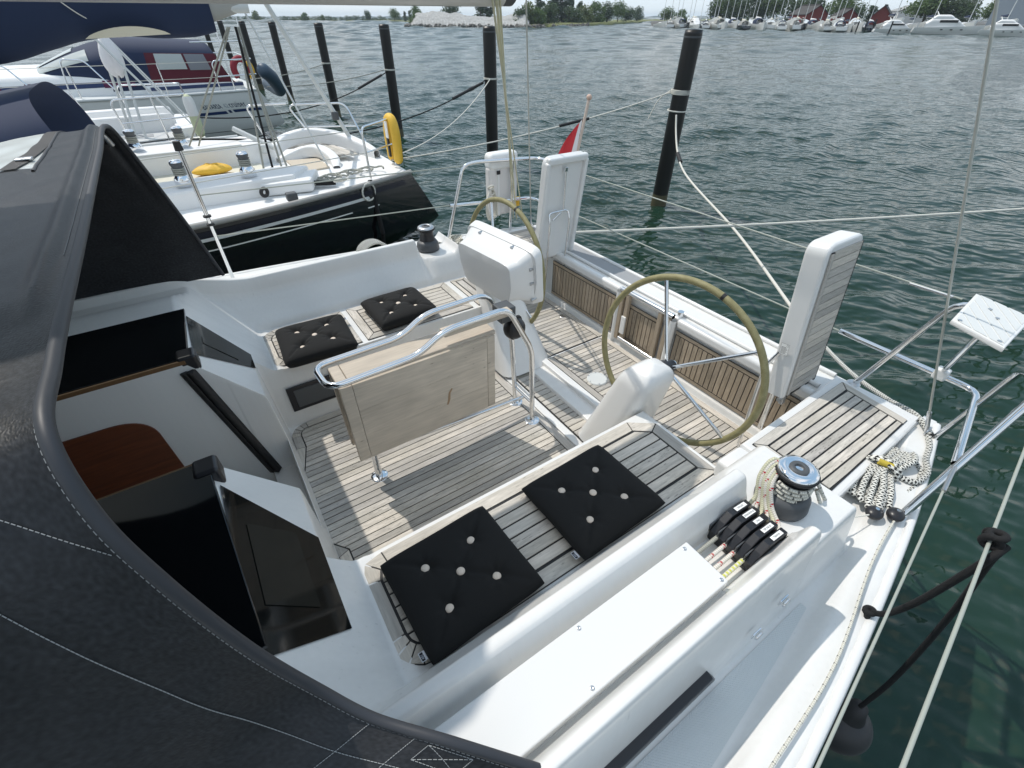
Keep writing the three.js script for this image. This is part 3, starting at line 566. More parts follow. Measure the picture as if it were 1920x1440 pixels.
// ---- rope clutches
{
  const b = new THREE.Group(); b.name = 'rope_clutch_bank'; b.userData.label = 'bank of five black rope clutches'; yacht.add(b);
  part(b, 'base_plate', span(0.985, 1.17, 1.436, 1.452, 1.392, 1.546, 0.004), M.blackPlastic);
  const words = ['SPILER', 'GENUAFALD', 'J FALD', 'SPI FALD', 'TRAVLR'];
  for (let i = 0; i < 5; i++) {
    const z = 1.406 + i * 0.0315;
    const prof = new THREE.Shape(); [[0.99, 1.45], [1.165, 1.45], [1.165, 1.485], [1.15, 1.51], [1.05, 1.525], [1.02, 1.505], [0.99, 1.475]].forEach((p, k) => (k ? prof.lineTo(...p) : prof.moveTo(...p)));
    const body = part(b, 'clutch_lever', new THREE.ExtrudeGeometry(prof, { depth: 0.018, bevelEnabled: true, bevelSize: 0.003, bevelThickness: 0.003, bevelSegments: 2 }).translate(0, 0, z - 0.009), M.blackPlastic);
    part(b, 'clutch_cheek', [span(0.985, 1.12, 1.45, 1.50, z + 0.0135, z + 0.018, 0.0015)], M.greyPlastic);
    const c = document.createElement('canvas'); c.width = 256; c.height = 64; const x = c.getContext('2d'); x.fillStyle = '#f1f1ee'; x.fillRect(0, 0, 256, 64); x.fillStyle = '#30323a'; x.font = 'bold 40px sans-serif'; x.textAlign = 'center'; x.fillText(words[i], 128, 46, 230);
    const t = new THREE.CanvasTexture(c); t.colorSpace = THREE.SRGBColorSpace;
    const lb = part(body, 'name_label', new THREE.PlaneGeometry(i === 2 ? 0.04 : 0.058, 0.014).rotateX(-Math.PI / 2), std({ map: t, roughness: 0.5 }));
    lb.rotation.z = -0.15; lb.position.set(1.105, 1.5225, z);
  }
  part(b, 'clutch_cheek', [span(0.985, 1.12, 1.45, 1.50, 1.388, 1.3925, 0.0015)], M.greyPlastic);
}
// ---- pushpit, stanchions, lifelines, stays
{
  const R = 0.0135, T = (pts, b = 0.07) => pipe(pts, R, b, 14);
  const pp = part(yacht, 'pushpit', [
    T([[1.79, 1.26, 1.70], [2.10, 1.80, 1.75], [2.30, 1.845, 1.72], [2.44, 1.845, 1.56], [2.45, 1.845, 1.37], [2.45, 1.27, 1.195]], 0.07),
    T([[1.835, 1.26, 1.705], [2.125, 1.755, 1.745]]),
    T([[2.38, 1.235, 1.59], [2.385, 1.70, 1.665], [2.16, 1.80, 1.70]]),
    T([[2.49, 1.50, 1.02], [2.49, 1.50, 1.60], [1.93, 1.50, 1.715]], 0.06)], M.steel, 'steel pushpit on the port quarter');
  for (const [x, y, z] of [[1.80, 1.265, 1.70], [2.38, 1.235, 1.59], [2.45, 1.3, 1.2]]) part(pp, 'foot', lathe([[0, 0.012], [0.018, 0.012], [0.03, 0.004], [0.032, 0]], x, y - 0.005, z, 20), M.steelDull);
  const ps = part(yacht, 'pushpit', [
    T([[1.59, 1.24, -1.66], [1.80, 1.84, -1.68], [1.90, 1.86, -1.66], [2.42, 1.845, -1.56], [2.45, 1.845, -1.37], [2.45, 1.27, -1.195]], 0.07),
    T([[1.66, 1.56, -1.68], [2.40, 1.52, -1.60], [2.49, 1.50, -1.35]], 0.06), T([[2.20, 1.24, -1.62], [2.22, 1.85, -1.61]])], M.steel, 'steel pushpit on the starboard quarter');
  for (const [x, z] of [[1.6, -1.66], [2.2, -1.62]]) part(ps, 'foot', lathe([[0, 0.012], [0.018, 0.012], [0.03, 0.004], [0.032, 0]], x, 1.245, z, 20), M.steelDull);
  // small seat on the port pushpit corner
  const seat = part(yacht, 'pushpit_seat', slab([[2.45, 1.40], [2.39, 1.59], [2.06, 1.605], [2.13, 1.43]], 1.872, 1.892, 0.006), M.gelPlain, 'small white ribbed seat on the pushpit corner');
  for (let i = 0; i < 15; i++) { const s0 = -0.14 + i * 0.033; let pg = [[2.44, 1.412], [2.385, 1.58], [2.07, 1.594], [2.137, 1.44]].map(([x, z]) => [x, z]); const rot = (p, a) => [p[0] * Math.cos(a) - p[1] * Math.sin(a), p[0] * Math.sin(a) + p[1] * Math.cos(a)]; const A = 0.55; let q = pg.map((p) => rot([p[0] - 2.25, p[1] - 1.5], A)); q = clipHalf(q, 1, s0 + 0.0028, true); q = clipHalf(q, 1, s0 + 0.0302, false); if (q.length > 2 && Math.abs(area2(q)) > 3e-4) part(seat, 'tread_bar', slab(q.map((p) => { const r2 = rot(p, -A); return [r2[0] + 2.25, r2[1] + 1.5]; }), 1.89, 1.8945), M.gelGrey); }
  for (const [x, z] of [[2.14, 1.45], [2.09, 1.58], [2.27, 1.52], [2.33, 1.48]]) part(seat, 'screw', cyl(0.007, 0.007, 0.002, x, 1.8945, z, 10), M.steelDull);
  part(seat, 'seat_brace', [rod([2.20, 1.875, 1.52], [2.485, 1.515, 1.46], 0.0115, 12)], M.steel);
  part(seat, 'brace_clamp', boxg(0.05, 0.05, 0.05, 2.478, 1.515, 1.462, 0.008), M.white);
  // lifelines
  const line = (pts, r) => part(yacht, 'lifeline', merge(pts.slice(1).map((p, i) => rod(pts[i], p, r, 8))), M.lifeline);
  line([[2.03, 1.765, 1.775], [-1.3, 1.74, 2.20]], 0.0042); line([[1.88, 1.50, 1.722], [-1.3, 1.50, 2.20]], 0.0040);
  line([[2.47, 1.845, 1.37], [2.47, 1.82, -1.37]], 0.0040); line([[2.49, 1.50, 1.05], [2.49, 1.50, -1.36]], 0.0040);
  line([[1.80, 1.84, -1.68], [-0.01, 1.85, -1.93]], 0.004); line([[1.69, 1.56, -1.68], [-0.01, 1.58, -1.93]], 0.004);
  for (const [a, b, r] of [[[1.90, 1.505, 1.72], [1.75, 1.503, 1.742], 0.007], [[2.06, 1.775, 1.765], [1.97, 1.765, 1.783], 0.007], [[2.47, 1.842, 1.34], [2.47, 1.838, 1.18], 0.007]]) part(yacht, 'turnbuckle', rod(a, b, r, 10), M.steelDull);
  for (const s of [-1]) { const st = part(yacht, 'stanchion', [rod([-0.01, 1.24, s * 1.93], [-0.01, 2.13, s * 1.90], 0.0125, 14)], M.steel); part(st, 'collar', [cyl(0.024, 0.024, 0.012, -0.01, 1.66, s * 1.916), cyl(0.024, 0.024, 0.012, -0.01, 1.715, s * 1.915), cyl(0.02, 0.024, 0.05, -0.01, 2.12, s * 1.90)], M.blackRubber); }
  part(yacht, 'stanchion', rod([-1.3, 1.24, 2.18], [-1.3, 1.78, 2.21], 0.0125, 14), M.steel);
  // split backstay
  for (const s of [1, -1]) {
    const a = [2.39, 1.27, s * 1.56], k = 5.3, b = [2.39 - 0.26 * k, 1.27 + k, s * (1.56 - 0.29 * k)];
    const bs = part(yacht, 'backstay', rod(a, b, 0.0048, 8), M.wire);
    part(bs, 'chainplate', [span(2.36, 2.42, 1.235, 1.262, s * 1.56 - 0.03, s * 1.56 + 0.03, 0.008), new THREE.TorusGeometry(0.022, 0.006, 8, 20).translate(2.39, 1.28, s * 1.56), rod(a, [2.39 - 0.26 * 0.12, 1.39, s * (1.56 - 0.29 * 0.12)], 0.009, 10)], M.steelDull);
  }
  // lines down from the boom end to the starboard quarter
  part(yacht, 'topping_line', [rod([1.10, 2.80, -0.02], [2.30, 1.34, -1.66], 0.006, 8), rod([1.07, 2.80, 0.0], [2.33, 1.40, -1.62], 0.004, 8), rod([1.12, 2.80, -0.03], [2.28, 1.34, -1.68], 0.004, 8)], M.ropeCream);
}
// ---- mast-side: boom with stowed sail overhead
{
  const b = new THREE.Group(); b.name = 'boom'; b.userData.label = 'pale boom crossing the top edge of the view'; yacht.add(b);
  const sp = new THREE.Shape(); for (let i = 0; i <= 28; i++) { const a = i / 28 * Math.PI * 2, x = Math.sin(a) * 0.062, y = -Math.cos(a) * 0.105; if (i) sp.lineTo(x, y); else sp.moveTo(x, y); }
  const ex = (x0, x1, k) => new THREE.ExtrudeGeometry(sp, { depth: x1 - x0, bevelEnabled: false, curveSegments: 8 }).scale(k, k, 1).rotateY(Math.PI / 2).translate(x0, 2.883, 0);
  b.position.z = -0.07;
  part(b, 'spar', ex(-3.6, 1.15, 1), std({ color: lin(0.66, 0.65, 0.62), roughness: 0.35, metalness: 0.2 }));
  const cap = ex(1.15, 1.225, 0.985); { const p = cap.attributes.position; for (let i = 0; i < p.count; i++) if (p.getX(i) > 1.2) { p.setX(i, 1.19 + (p.getY(i) - 2.778) * 0.25); } cap.computeVertexNormals(); }
  part(b, 'end_cap', cap, M.greyPlastic);
  const c = document.createElement('canvas'); c.width = 512; c.height = 128; const x = c.getContext('2d'); x.fillStyle = '#d6d4cf'; x.fillRect(0, 0, 512, 128); x.fillStyle = '#2b2d31'; x.font = 'bold 84px sans-serif'; x.fillText('SELDEN', 110, 94); x.strokeStyle = '#2b2d31'; x.lineWidth = 9; x.beginPath(); x.arc(58, 64, 34, 0, 7); x.stroke();
  const t = new THREE.CanvasTexture(c); t.colorSpace = THREE.SRGBColorSpace;
  part(b, 'maker_mark', gridSurf((u, v) => { const a = lerp(0.62, 1.15, v); return [lerp(0.93, 1.09, u), 2.883 - Math.cos(a) * 0.1062, Math.sin(a) * 0.0632]; }, 2, 6), std({ map: t, roughness: 0.4 }));
  const sail = gridSurf((u, v) => { const xx = lerp(-3.6, 1.06, u), a = v * Math.PI * 2, w = 0.14 + 0.02 * fbm(xx * 1.3, v * 3, 2, 2), hh = 0.44 * (0.25 + 0.75 * (1 - ss(0.7, 1.06, xx))) + 0.72 * (1 - ss(-0.42, 0.02, xx)) + 0.5 * (1 - ss(-3, -0.5, xx)) + 0.03 * fbm(xx * 2, 1, 3, 2); return [xx, 2.985 + hh * 0.5 + Math.cos(a) * hh * 0.5, Math.sin(a) * w * (1 - 0.4 * Math.cos(a) * 0.5)]; }, 50, 20);
  part(b, 'stowed_sail', sail, M.creamCloth);
}
// ---- sprayhood
{
  const sh = new THREE.Group(); sh.name = 'sprayhood'; sh.userData.label = 'charcoal canvas sprayhood over the companionway'; yacht.add(sh);
  const C = (p) => new THREE.CatmullRomCurve3(p.map((q) => V(...q)), false, 'centripetal');
  const A = C([[-0.05, 1.555, -1.30], [-0.10, 1.80, -1.295], [-0.18, 2.15, -1.265], [-0.228, 2.34, -1.225], [-0.24, 2.382, -1.09], [-0.24, 2.385, -0.5], [-0.24, 2.388, 0.4], [-0.24, 2.392, 1.0], [-0.238, 2.382, 1.15], [-0.23, 2.30, 1.215], [-0.21, 2.20, 1.255], [-0.17, 2.02, 1.30], [-0.12, 1.87, 1.34], [-0.065, 1.80, 1.40], [0.035, 1.775, 1.50], [0.15, 1.69, 1.60]]);
  const B = C([[-0.62, 1.56, -1.34], [-0.62, 1.9, -1.32], [-0.64, 2.18, -1.24], [-0.66, 2.33, -1.08], [-0.67, 2.36, -0.5], [-0.67, 2.365, 0.4], [-0.67, 2.35, 0.95], [-0.66, 2.25, 1.18], [-0.62, 1.98, 1.32], [-0.5, 1.66, 1.46], [-0.45, 1.52, 1.58]]);
  const D = C([[-1.25, 1.58, -1.32], [-1.25, 1.82, -1.25], [-1.28, 1.98, -1.0], [-1.3, 2.03, -0.5], [-1.3, 2.03, 0.4], [-1.29, 1.97, 0.95], [-1.26, 1.8, 1.24], [-1.2, 1.56, 1.45]]);
  const E = C([[-1.6, 1.60, -1.25], [-1.75, 1.62, -0.7], [-1.85, 1.63, 0], [-1.75, 1.62, 0.7], [-1.55, 1.58, 1.4]]);
  const P = (s, t) => { // s 0 aft edge .. 3 front foot
    const k = [A, B, D, E].map((c) => c.getPointAt(clamp(t, 0, 1)));
    const i = Math.min(2, Math.floor(s)), f = s - i, p0 = k[Math.max(0, i - 1)], p1 = k[i], p2 = k[i + 1], p3 = k[Math.min(3, i + 2)];
    const h = (a, b, c, d) => 0.5 * (2 * b + (c - a) * f + (2 * a - 5 * b + 4 * c - d) * f * f + (3 * b - a - 3 * c + d) * f * f * f);
    const q = V(h(p0.x, p1.x, p2.x, p3.x), h(p0.y, p1.y, p2.y, p3.y), h(p0.z, p1.z, p2.z, p3.z));
    return q;
  };
  const out = (s, t) => { const e = 0.004, a = P(s, t), b = P(Math.min(3, s + e), t).sub(P(Math.max(0, s - e), t)), c = P(s, Math.min(1, t + e)).sub(P(s, Math.max(0, t - e))); const n = b.cross(c).normalize(); const o = a.clone().sub(V(-0.8, 1.5, 0)); if (n.dot(o) < 0) n.negate(); return [a, n]; };
  const S = (s, t, off = 0) => {
    const [a, n] = out(s, t), ends = ss(0.0, 0.12, t) * (1 - ss(0.88, 1, t));
    let d = off + 0.016 * Math.exp(-Math.pow((s - 0.17) / 0.05, 2)) * ss(0.1, 0.2, t) * (1 - ss(0.62, 0.70, t));    // bow tube under the cloth
    d += 0.016 * fbm(s * 1.2 + 2, t * 7, 0.3, 3) * ss(0.05, 0.4, s) * ends + 0.0035 * noise3.noise(s * 3 + t * 9, t * 34 - s * 5, 0.7) * ss(0.05, 0.3, s) * ends - 0.012 * Math.sin(Math.min(1, s) * Math.PI) * ends * 0.6;
    return a.addScaledVector(n, d);
  };
  const surf = (s0, s1, t0, t1, ns, nt) => gridSurf((u, v) => { const p = S(lerp(s0, s1, u), lerp(t0, t1, v)); return [p.x, p.y, p.z]; }, ns, nt, (u, v) => [lerp(s0, s1, u) * 0.5, lerp(t0, t1, v) * 4]);
  const T0 = 0.205, T1 = 0.66;
  part(sh, 'side_panel', surf(0, 3, 0, T0, 120, 70), M.canvas, 'dark canvas side panel to starboard');
  part(sh, 'side_panel', surf(0, 3, T1, 1, 140, 130), M.canvas, 'dark canvas side panel to port');
  part(sh, 'top_panel', [surf(0, 0.45, T0, T1, 50, 160), surf(0.45, 3, 0.41, T1, 70, 80), surf(1.7, 3, T0, 0.41, 20, 40)], M.canvas, 'charcoal canvas top panel');
  part(sh, 'front_window', surf(0.45, 1.7, 0.205, 0.41, 40, 40), M.vinylPale, 'clear vinyl front window');
  const along = (s, t0, t1, n, off) => { const o = []; for (let i = 0; i <= n; i++) o.push(S(s, lerp(t0, t1, i / n), off)); return new THREE.CatmullRomCurve3(o); };
  part(sh, 'hem', sweep(along(0.0, 0, 1, 160, 0), 0.0095, 360, 10), M.canvasHem);
  part(sh, 'window_border', [sweep(along(0.45, 0.205, 0.42, 60, 0.0), 0.005, 120, 8)], M.canvasHem);
  // stitched seams: dashes lying on the cloth
  const dash = [];
  const stitchAlong = (f, n, len) => { for (let i = 0; i < n; i++) { const a = f((i + 0.15) / n), b = f((i + 0.15 + len) / n); dash.push(rod(a, b, 0.0007, 4)); } };
  stitchAlong((k) => S(0.045, k, 0.0012), 430, 0.62); stitchAlong((k) => S(0.09, lerp(0.05, 0.62, k), 0.0012), 200, 0.7);
  stitchAlong((k) => S(lerp(0.06, 0.9, k), lerp(0.80, 0.70, k), 0.0012), 90, 0.72);
  stitchAlong((k) => S(lerp(0.42, 0.20, Math.pow(k, 0.7)), lerp(0.785, 0.965, k), 0.0012), 120, 0.8);
  stitchAlong((k) => S(lerp(0.02, 0.33, k), 0.925, 0.0012), 24, 0.75); stitchAlong((k) => S(lerp(0.02, 0.3, k), 0.945, 0.0012), 22, 0.75);
  for (const [a, b] of [[[0.06, 0.952], [0.16, 0.972]], [[0.16, 0.952], [0.06, 0.972]], [[0.06, 0.952], [0.16, 0.952]], [[0.06, 0.972], [0.16, 0.972]], [[0.06, 0.952], [0.06, 0.972]], [[0.16, 0.952], [0.16, 0.972]]]) stitchAlong((k) => S(lerp(a[0], b[0], k), lerp(a[1], b[1], k), 0.0014), 12, 0.75);
  const st = part(sh, 'stitching', dash, M.stitch); st.userData.kind = 'stuff'; st.userData.label = 'pale stitching along the canvas seams';
  // grab strap with buckle on the window edge
  part(sh, 'strap', gridSurf((u, v) => { const p = S(lerp(0.44, 0.53, u) + 0.10 * Math.pow(v, 3), lerp(0.208, 0.412, v), 0.004); return [p.x, p.y, p.z]; }, 3, 40), M.blackRubber);
  part(sh, 'strap_buckle', (() => { const p = S(0.53, 0.38, 0.008); return boxg(0.045, 0.008, 0.03, p.x, p.y, p.z, 0.004); })(), M.steelDull);
  part(sh, 'bow_tube', sweep(along(0.17, 0.18, 0.70, 80, -0.02), 0.0125, 160, 10), M.steelDull);
}

// ------------------------------------------------------------------ loose things aboard
function cushionGeo(w, d, t, sd) {
  const B = [[0, 0], [-0.42, -0.42], [0.42, -0.42], [-0.42, 0.42], [0.42, 0.42]];
  const f = (u, v) => {
    const e = Math.pow(Math.max(0, 1 - Math.pow(Math.abs(u), 7)), 0.5) * Math.pow(Math.max(0, 1 - Math.pow(Math.abs(v), 7)), 0.5);
    let k = e * (0.86 + 0.14 * (1 - u * u) * (1 - v * v)) + 0.05 * fbm(u * 2.2 + sd, v * 2.2, 1.5, 3) * e;
    B.forEach(([bu, bv], i) => {
      const r = Math.hypot(u - bu, v - bv); k -= 0.5 * Math.exp(-Math.pow(r / 0.14, 2)) * e; const th = Math.atan2(v - bv, u - bu); k -= 0.045 * Math.cos(7 * th + i * 2 + sd) * Math.exp(-Math.pow((r - 0.16) / 0.12, 2)) * e;
      if (i) { const l = Math.hypot(bu, bv), s = clamp((u * bu + v * bv) / (l * l), 0, 1.9), q = Math.hypot(u - bu * s, v - bv * s); k -= 0.16 * ss(0.12, 0.4, s) * Math.exp(-Math.pow(q / 0.05, 2)) * e; }
    });
    return k;
  };
  const P = (top) => (a, b) => { const u = lerp(-1, 1, a), v = lerp(-1, 1, b), pu = 1 - 0.035 * (1 - v * v) * 0.6, pv = 1 - 0.035 * (1 - u * u) * 0.6; const rc = 1 - 0.03 * Math.pow(Math.abs(u * v), 6); const y = top ? t * 0.5 + t * 0.5 * f(u, v) : t * 0.5 - t * 0.5 * Math.pow(Math.max(0, (1 - Math.pow(Math.abs(u), 10)) * (1 - Math.pow(Math.abs(v), 10))), 0.35); return [u * w / 2 * pu * rc, y, v * d / 2 * pv * rc]; };
  const g = mergeGeometries([gridSurf((a, b) => { const p = P(true)(b, a); return p; }, 64, 64, (u, v) => [u * 0.5, v * 0.5]), gridSurf(P(false), 24, 24, (u, v) => [u * 0.5, v * 0.5])]);
  return [g, B.map(([u, v]) => [u * w / 2, t * 0.5 + t * 0.5 * f(u, v), v * d / 2])];
}
const tagTex = (() => { const c = document.createElement('canvas'); c.width = 96; c.height = 64; const x = c.getContext('2d'); x.fillStyle = '#d5d9df'; x.fillRect(0, 0, 96, 64); x.fillStyle = '#0c0f16'; x.fillRect(6, 6, 84, 34); x.fillStyle = '#b9bec8'; x.font = 'bold 28px sans-serif'; x.textAlign = 'center'; x.fillText('AEC', 48, 34); const t = new THREE.CanvasTexture(c); t.colorSpace = THREE.SRGBColorSpace; return t; })();
const tagMat = std({ map: tagTex, roughness: 0.7, side: THREE.DoubleSide });
function cushion(x, z, w, d, t, turn, sd, label, tagSide) {
  const o = thing('seat_cushion', label, 'cushion', [x, 1.2045, z], 'black button-tufted seat cushions'); o.rotation.y = turn;
  const [g, bs] = cushionGeo(w, d, t, sd); part(o, 'cover', g, M.cushion);
  bs.forEach(([bx, by, bz]) => part(o, 'button', new THREE.SphereGeometry(0.0155, 18, 10).scale(1, 0.40, 1).translate(bx, by + 0.005, bz), M.button));
  const tg = part(o, 'label_tag', new THREE.PlaneGeometry(0.030, 0.020).rotateX(-Math.PI / 2).rotateY(Math.PI / 2), tagMat); tg.position.set(tagSide * (w / 2 + 0.006), t * 0.45, 0.155 * Math.sign(z));
  return o;
}
cushion(0.30, 0.965, 0.445, 0.405, 0.066, 0.045, 1.2, 'black tufted cushion on the port seat nearest the sprayhood', -1);
cushion(0.905, 0.965, 0.445, 0.40, 0.066, 0.03, 4.2, 'black tufted cushion on the port seat nearest the wheel pedestal', -1);
cushion(0.28, -0.815, 0.415, 0.41, 0.092, -0.06, 7.2, 'black tufted cushion on the starboard seat nearest the cabin bulkhead', 1);
cushion(0.845, -0.90, 0.405, 0.385, 0.092, 0.03, 9.7, 'black tufted cushion on the starboard seat behind the table rail', 1);

function oneMesh(name, geo, m, label, category, group) { const o = part(scene, numbered(name), geo, m); return tag(o, label, category, group); }
// rope bundle on the port quarter
{
  const o = thing('rope_coil', 'white mooring rope with black flecks, coiled on the port quarter deck', 'rope', [0, 0, 0]);
  const pts = []; seed = 77;
  for (let k = 0; k < 6; k++) { // long bights of a hank lying fore and aft
    const dz = (k - 2.5) * 0.017, a = 0.018 * k;
    pts.push([1.79 - 0.012 * k + rr(-0.01, 0.01), 1.252 + 0.006 * k, 1.565 + dz * 1.9], [1.86, 1.265 + 0.008 * k, 1.527 + dz * 1.7], [1.96, 1.285 + 0.004 * k, 1.535 + dz * 0.6], [2.07, 1.27 + 0.006 * k, 1.525 + dz * 1.5], [2.135 + 0.012 * (k % 3), 1.26 + 0.007 * k, 1.535 + dz * 1.2], [2.10, 1.275 + 0.007 * k, 1.572 + dz * 0.9], [1.98, 1.287, 1.568 + dz * 0.5], [1.86, 1.262 + 0.007 * k, 1.60 + dz * 0.7]);
  }
  pts.push([1.80, 1.262, 1.665], [1.90, 1.258, 1.66], [2.02, 1.262, 1.665], [2.12, 1.268, 1.645], [2.15, 1.27, 1.60], [2.09, 1.275, 1.58], [2.00, 1.28, 1.60], [2.01, 1.283, 1.655], [2.10, 1.285, 1.668], [2.20, 1.275, 1.63], [2.30, 1.275, 1.605], [2.36, 1.28, 1.575]);
  part(o, 'rope', ropeGeo(pts, 0.0118, 60, 8, 6), M.ropeBlackFleck);
  part(o, 'whipping', rod([1.955, 1.325, 1.53], [1.975, 1.32, 1.575], 0.013, 10), std({ color: lin(0.55, 0.42, 0.05), roughness: 0.7 }));
  part(o, 'wrap', [new THREE.TorusGeometry(0.048, 0.0095, 8, 28).rotateY(Math.PI / 2).scale(1, 0.8, 1.2).translate(1.965, 1.288, 1.55), new THREE.TorusGeometry(0.048, 0.0095, 8, 28).rotateY(Math.PI / 2 + 0.1).scale(1, 0.8, 1.2).translate(1.985, 1.288, 1.55)], M.ropeBlackFleck);
}
// control lines through the clutches
{
  const mats = [M.ropeGrey, M.ropeRedFleck, M.ropeRedFleck, M.ropeYellowFleck, M.ropeCream], names = ['grey', 'red-flecked', 'red-flecked', 'yellow-flecked', 'cream'];
  for (let i = 0; i < 5; i++) {
    const z = 1.412 + i * 0.031;
    if (i < 4) oneMesh('control_line', ropeGeo([[0.70, 1.462, z + 0.012], [0.9, 1.466, z + 0.011], [1.02, 1.47, z + 0.01]], 0.0068, 30, 8, 9), mats[i], [`grey control line leading into the first rope clutch`, `red-flecked control line leading into the second rope clutch`, `red-flecked control line leading into the third rope clutch`, `yellow-flecked control line leading into the fourth rope clutch`][i], 'rope', 'control lines in the coaming trough');
  }
  const tails = thing('line_tails', 'bunch of red-flecked and cream line tails draped over the port winch', 'rope', [0, 0, 0]);
  for (let i = 0; i < 6; i++) {
    const z = 1.405 + i * 0.022, m = [M.ropeCream, M.ropeRedFleck, M.ropeCream, M.ropeRedFleck, M.ropeCream, M.ropeRedFleck][i];
    part(tails, 'line', ropeGeo([[1.155, 1.47, z], [1.19, 1.465, z - 0.004], [1.215, 1.49, 1.40 + i * 0.012], [1.235, 1.56, 1.375 + i * 0.009], [1.275, 1.615 - i * 0.004, 1.375 + i * 0.007], [1.305, 1.60 - 0.004 * i, 1.392 + i * 0.002]], 0.0066, 60, 8, 9), m);
  }
  const wr = []; for (let i = 0; i <= 64; i++) { const a = i / 64 * Math.PI * 2 * 3.2 + 2.2; wr.push([1.305 + 0.060 * Math.cos(a), 1.522 + 0.052 * i / 64, 1.447 + 0.060 * Math.sin(a)]); }
  const sh = thing('winch_sheet', 'grey-flecked sheet wound three times round the port winch with a knotted tail', 'rope', [0, 0, 0]);
  part(sh, 'turns', ropeGeo(wr, 0.0062, 60, 8, 9), M.ropeGreyFleck);
  part(sh, 'tail', ropeGeo([[1.395, 1.56, 1.47], [1.41, 1.50, 1.51], [1.45, 1.44, 1.53], [1.52, 1.36, 1.56], [1.57, 1.33, 1.585], [1.55, 1.315, 1.61], [1.49, 1.35, 1.585], [1.43, 1.42, 1.54], [1.40, 1.50, 1.50]], 0.0062, 60, 8, 9), M.ropeGreyFleck);
  const ed = []; for (let i = 0; i <= 20; i++) { const x = lerp(1.75, -0.9, i / 20); ed.push([x, 1.29 + 0.002 * Math.sin(i), halfBeam(x) - 0.062 - 0.012 * Math.sin(i * 0.9)]); }
  oneMesh('genoa_sheet', ropeGeo(ed, 0.0042, 20, 8, 9), M.ropeGreyFleck, 'thin flecked line stretched along the port rail', 'rope');
  const bl = thing('turning_block', 'pair of black turning blocks at the foot of the port pushpit', 'block', [1.735, 1.295, 1.665]);
  for (const d of [-0.032, 0.032]) { part(bl, 'cheek', new THREE.SphereGeometry(0.034, 20, 14).scale(1, 0.62, 0.85).translate(d * 0.9, 0, d * 0.75), M.blackPlastic); part(bl, 'pin', cyl(0.007, 0.007, 0.006, d * 0.9, 0.02, d * 0.75, 12), M.steel); }
  oneMesh('lashing', ropeGeo([[1.50, 1.33, 1.56], [1.60, 1.30, 1.60], [1.72, 1.30, 1.655]], 0.003, 40, 6, 9), M.ropeWhite, 'thin white lashing from the winch tail to the turning blocks', 'rope');
}
// flag
{
  const f = thing('stern_flag', 'red and white ensign hanging on a wooden staff at the stern', 'flag', [0, 0, 0]);
  const a = V(2.44, 1.22, -1.23), b = V(2.61, 2.285, -1.185);
  part(f, 'staff', rod(a, b, 0.012, 12, 0.011), std({ color: lin(0.62, 0.50, 0.42), roughness: 0.5 }));
  part(f, 'staff_ball', new THREE.SphereGeometry(0.02, 14, 10).translate(b.x, b.y + 0.01, b.z), std({ color: lin(0.6, 0.42, 0.33), roughness: 0.5 }));
  const cloth = (v0, v1, w0, w1) => gridSurf((u, v) => { const s = lerp(v0, v1, v), w = lerp(w0, w1, u), p = a.clone().lerp(b, lerp(0.93, 0.10, s)); const fall = w * (0.35 + 0.65 * s); return [p.x - 0.01 - 0.03 * w * Math.sin(s * 9 + 1) - 0.32 * w * Math.pow(s, 0.6), p.y - fall * 0.30, p.z - 0.014 - 0.28 * w * Math.pow(s, 0.6) + 0.035 * Math.sin(w * 9 + s * 5) * s]; }, 16, 30);
  part(f, 'red_cloth', [cloth(0.06, 0.45, 0.18, 0.9), cloth(0.58, 1, 0.0, 0.26)], M.red); part(f, 'white_cross', [cloth(0.06, 0.46, 0, 0.18), cloth(0.45, 0.58, 0, 0.5)], M.flagWhite);
  part(f, 'staff_socket', cyl(0.022, 0.022, 0.1, 2.44, 1.22, -1.23), M.steel);
}
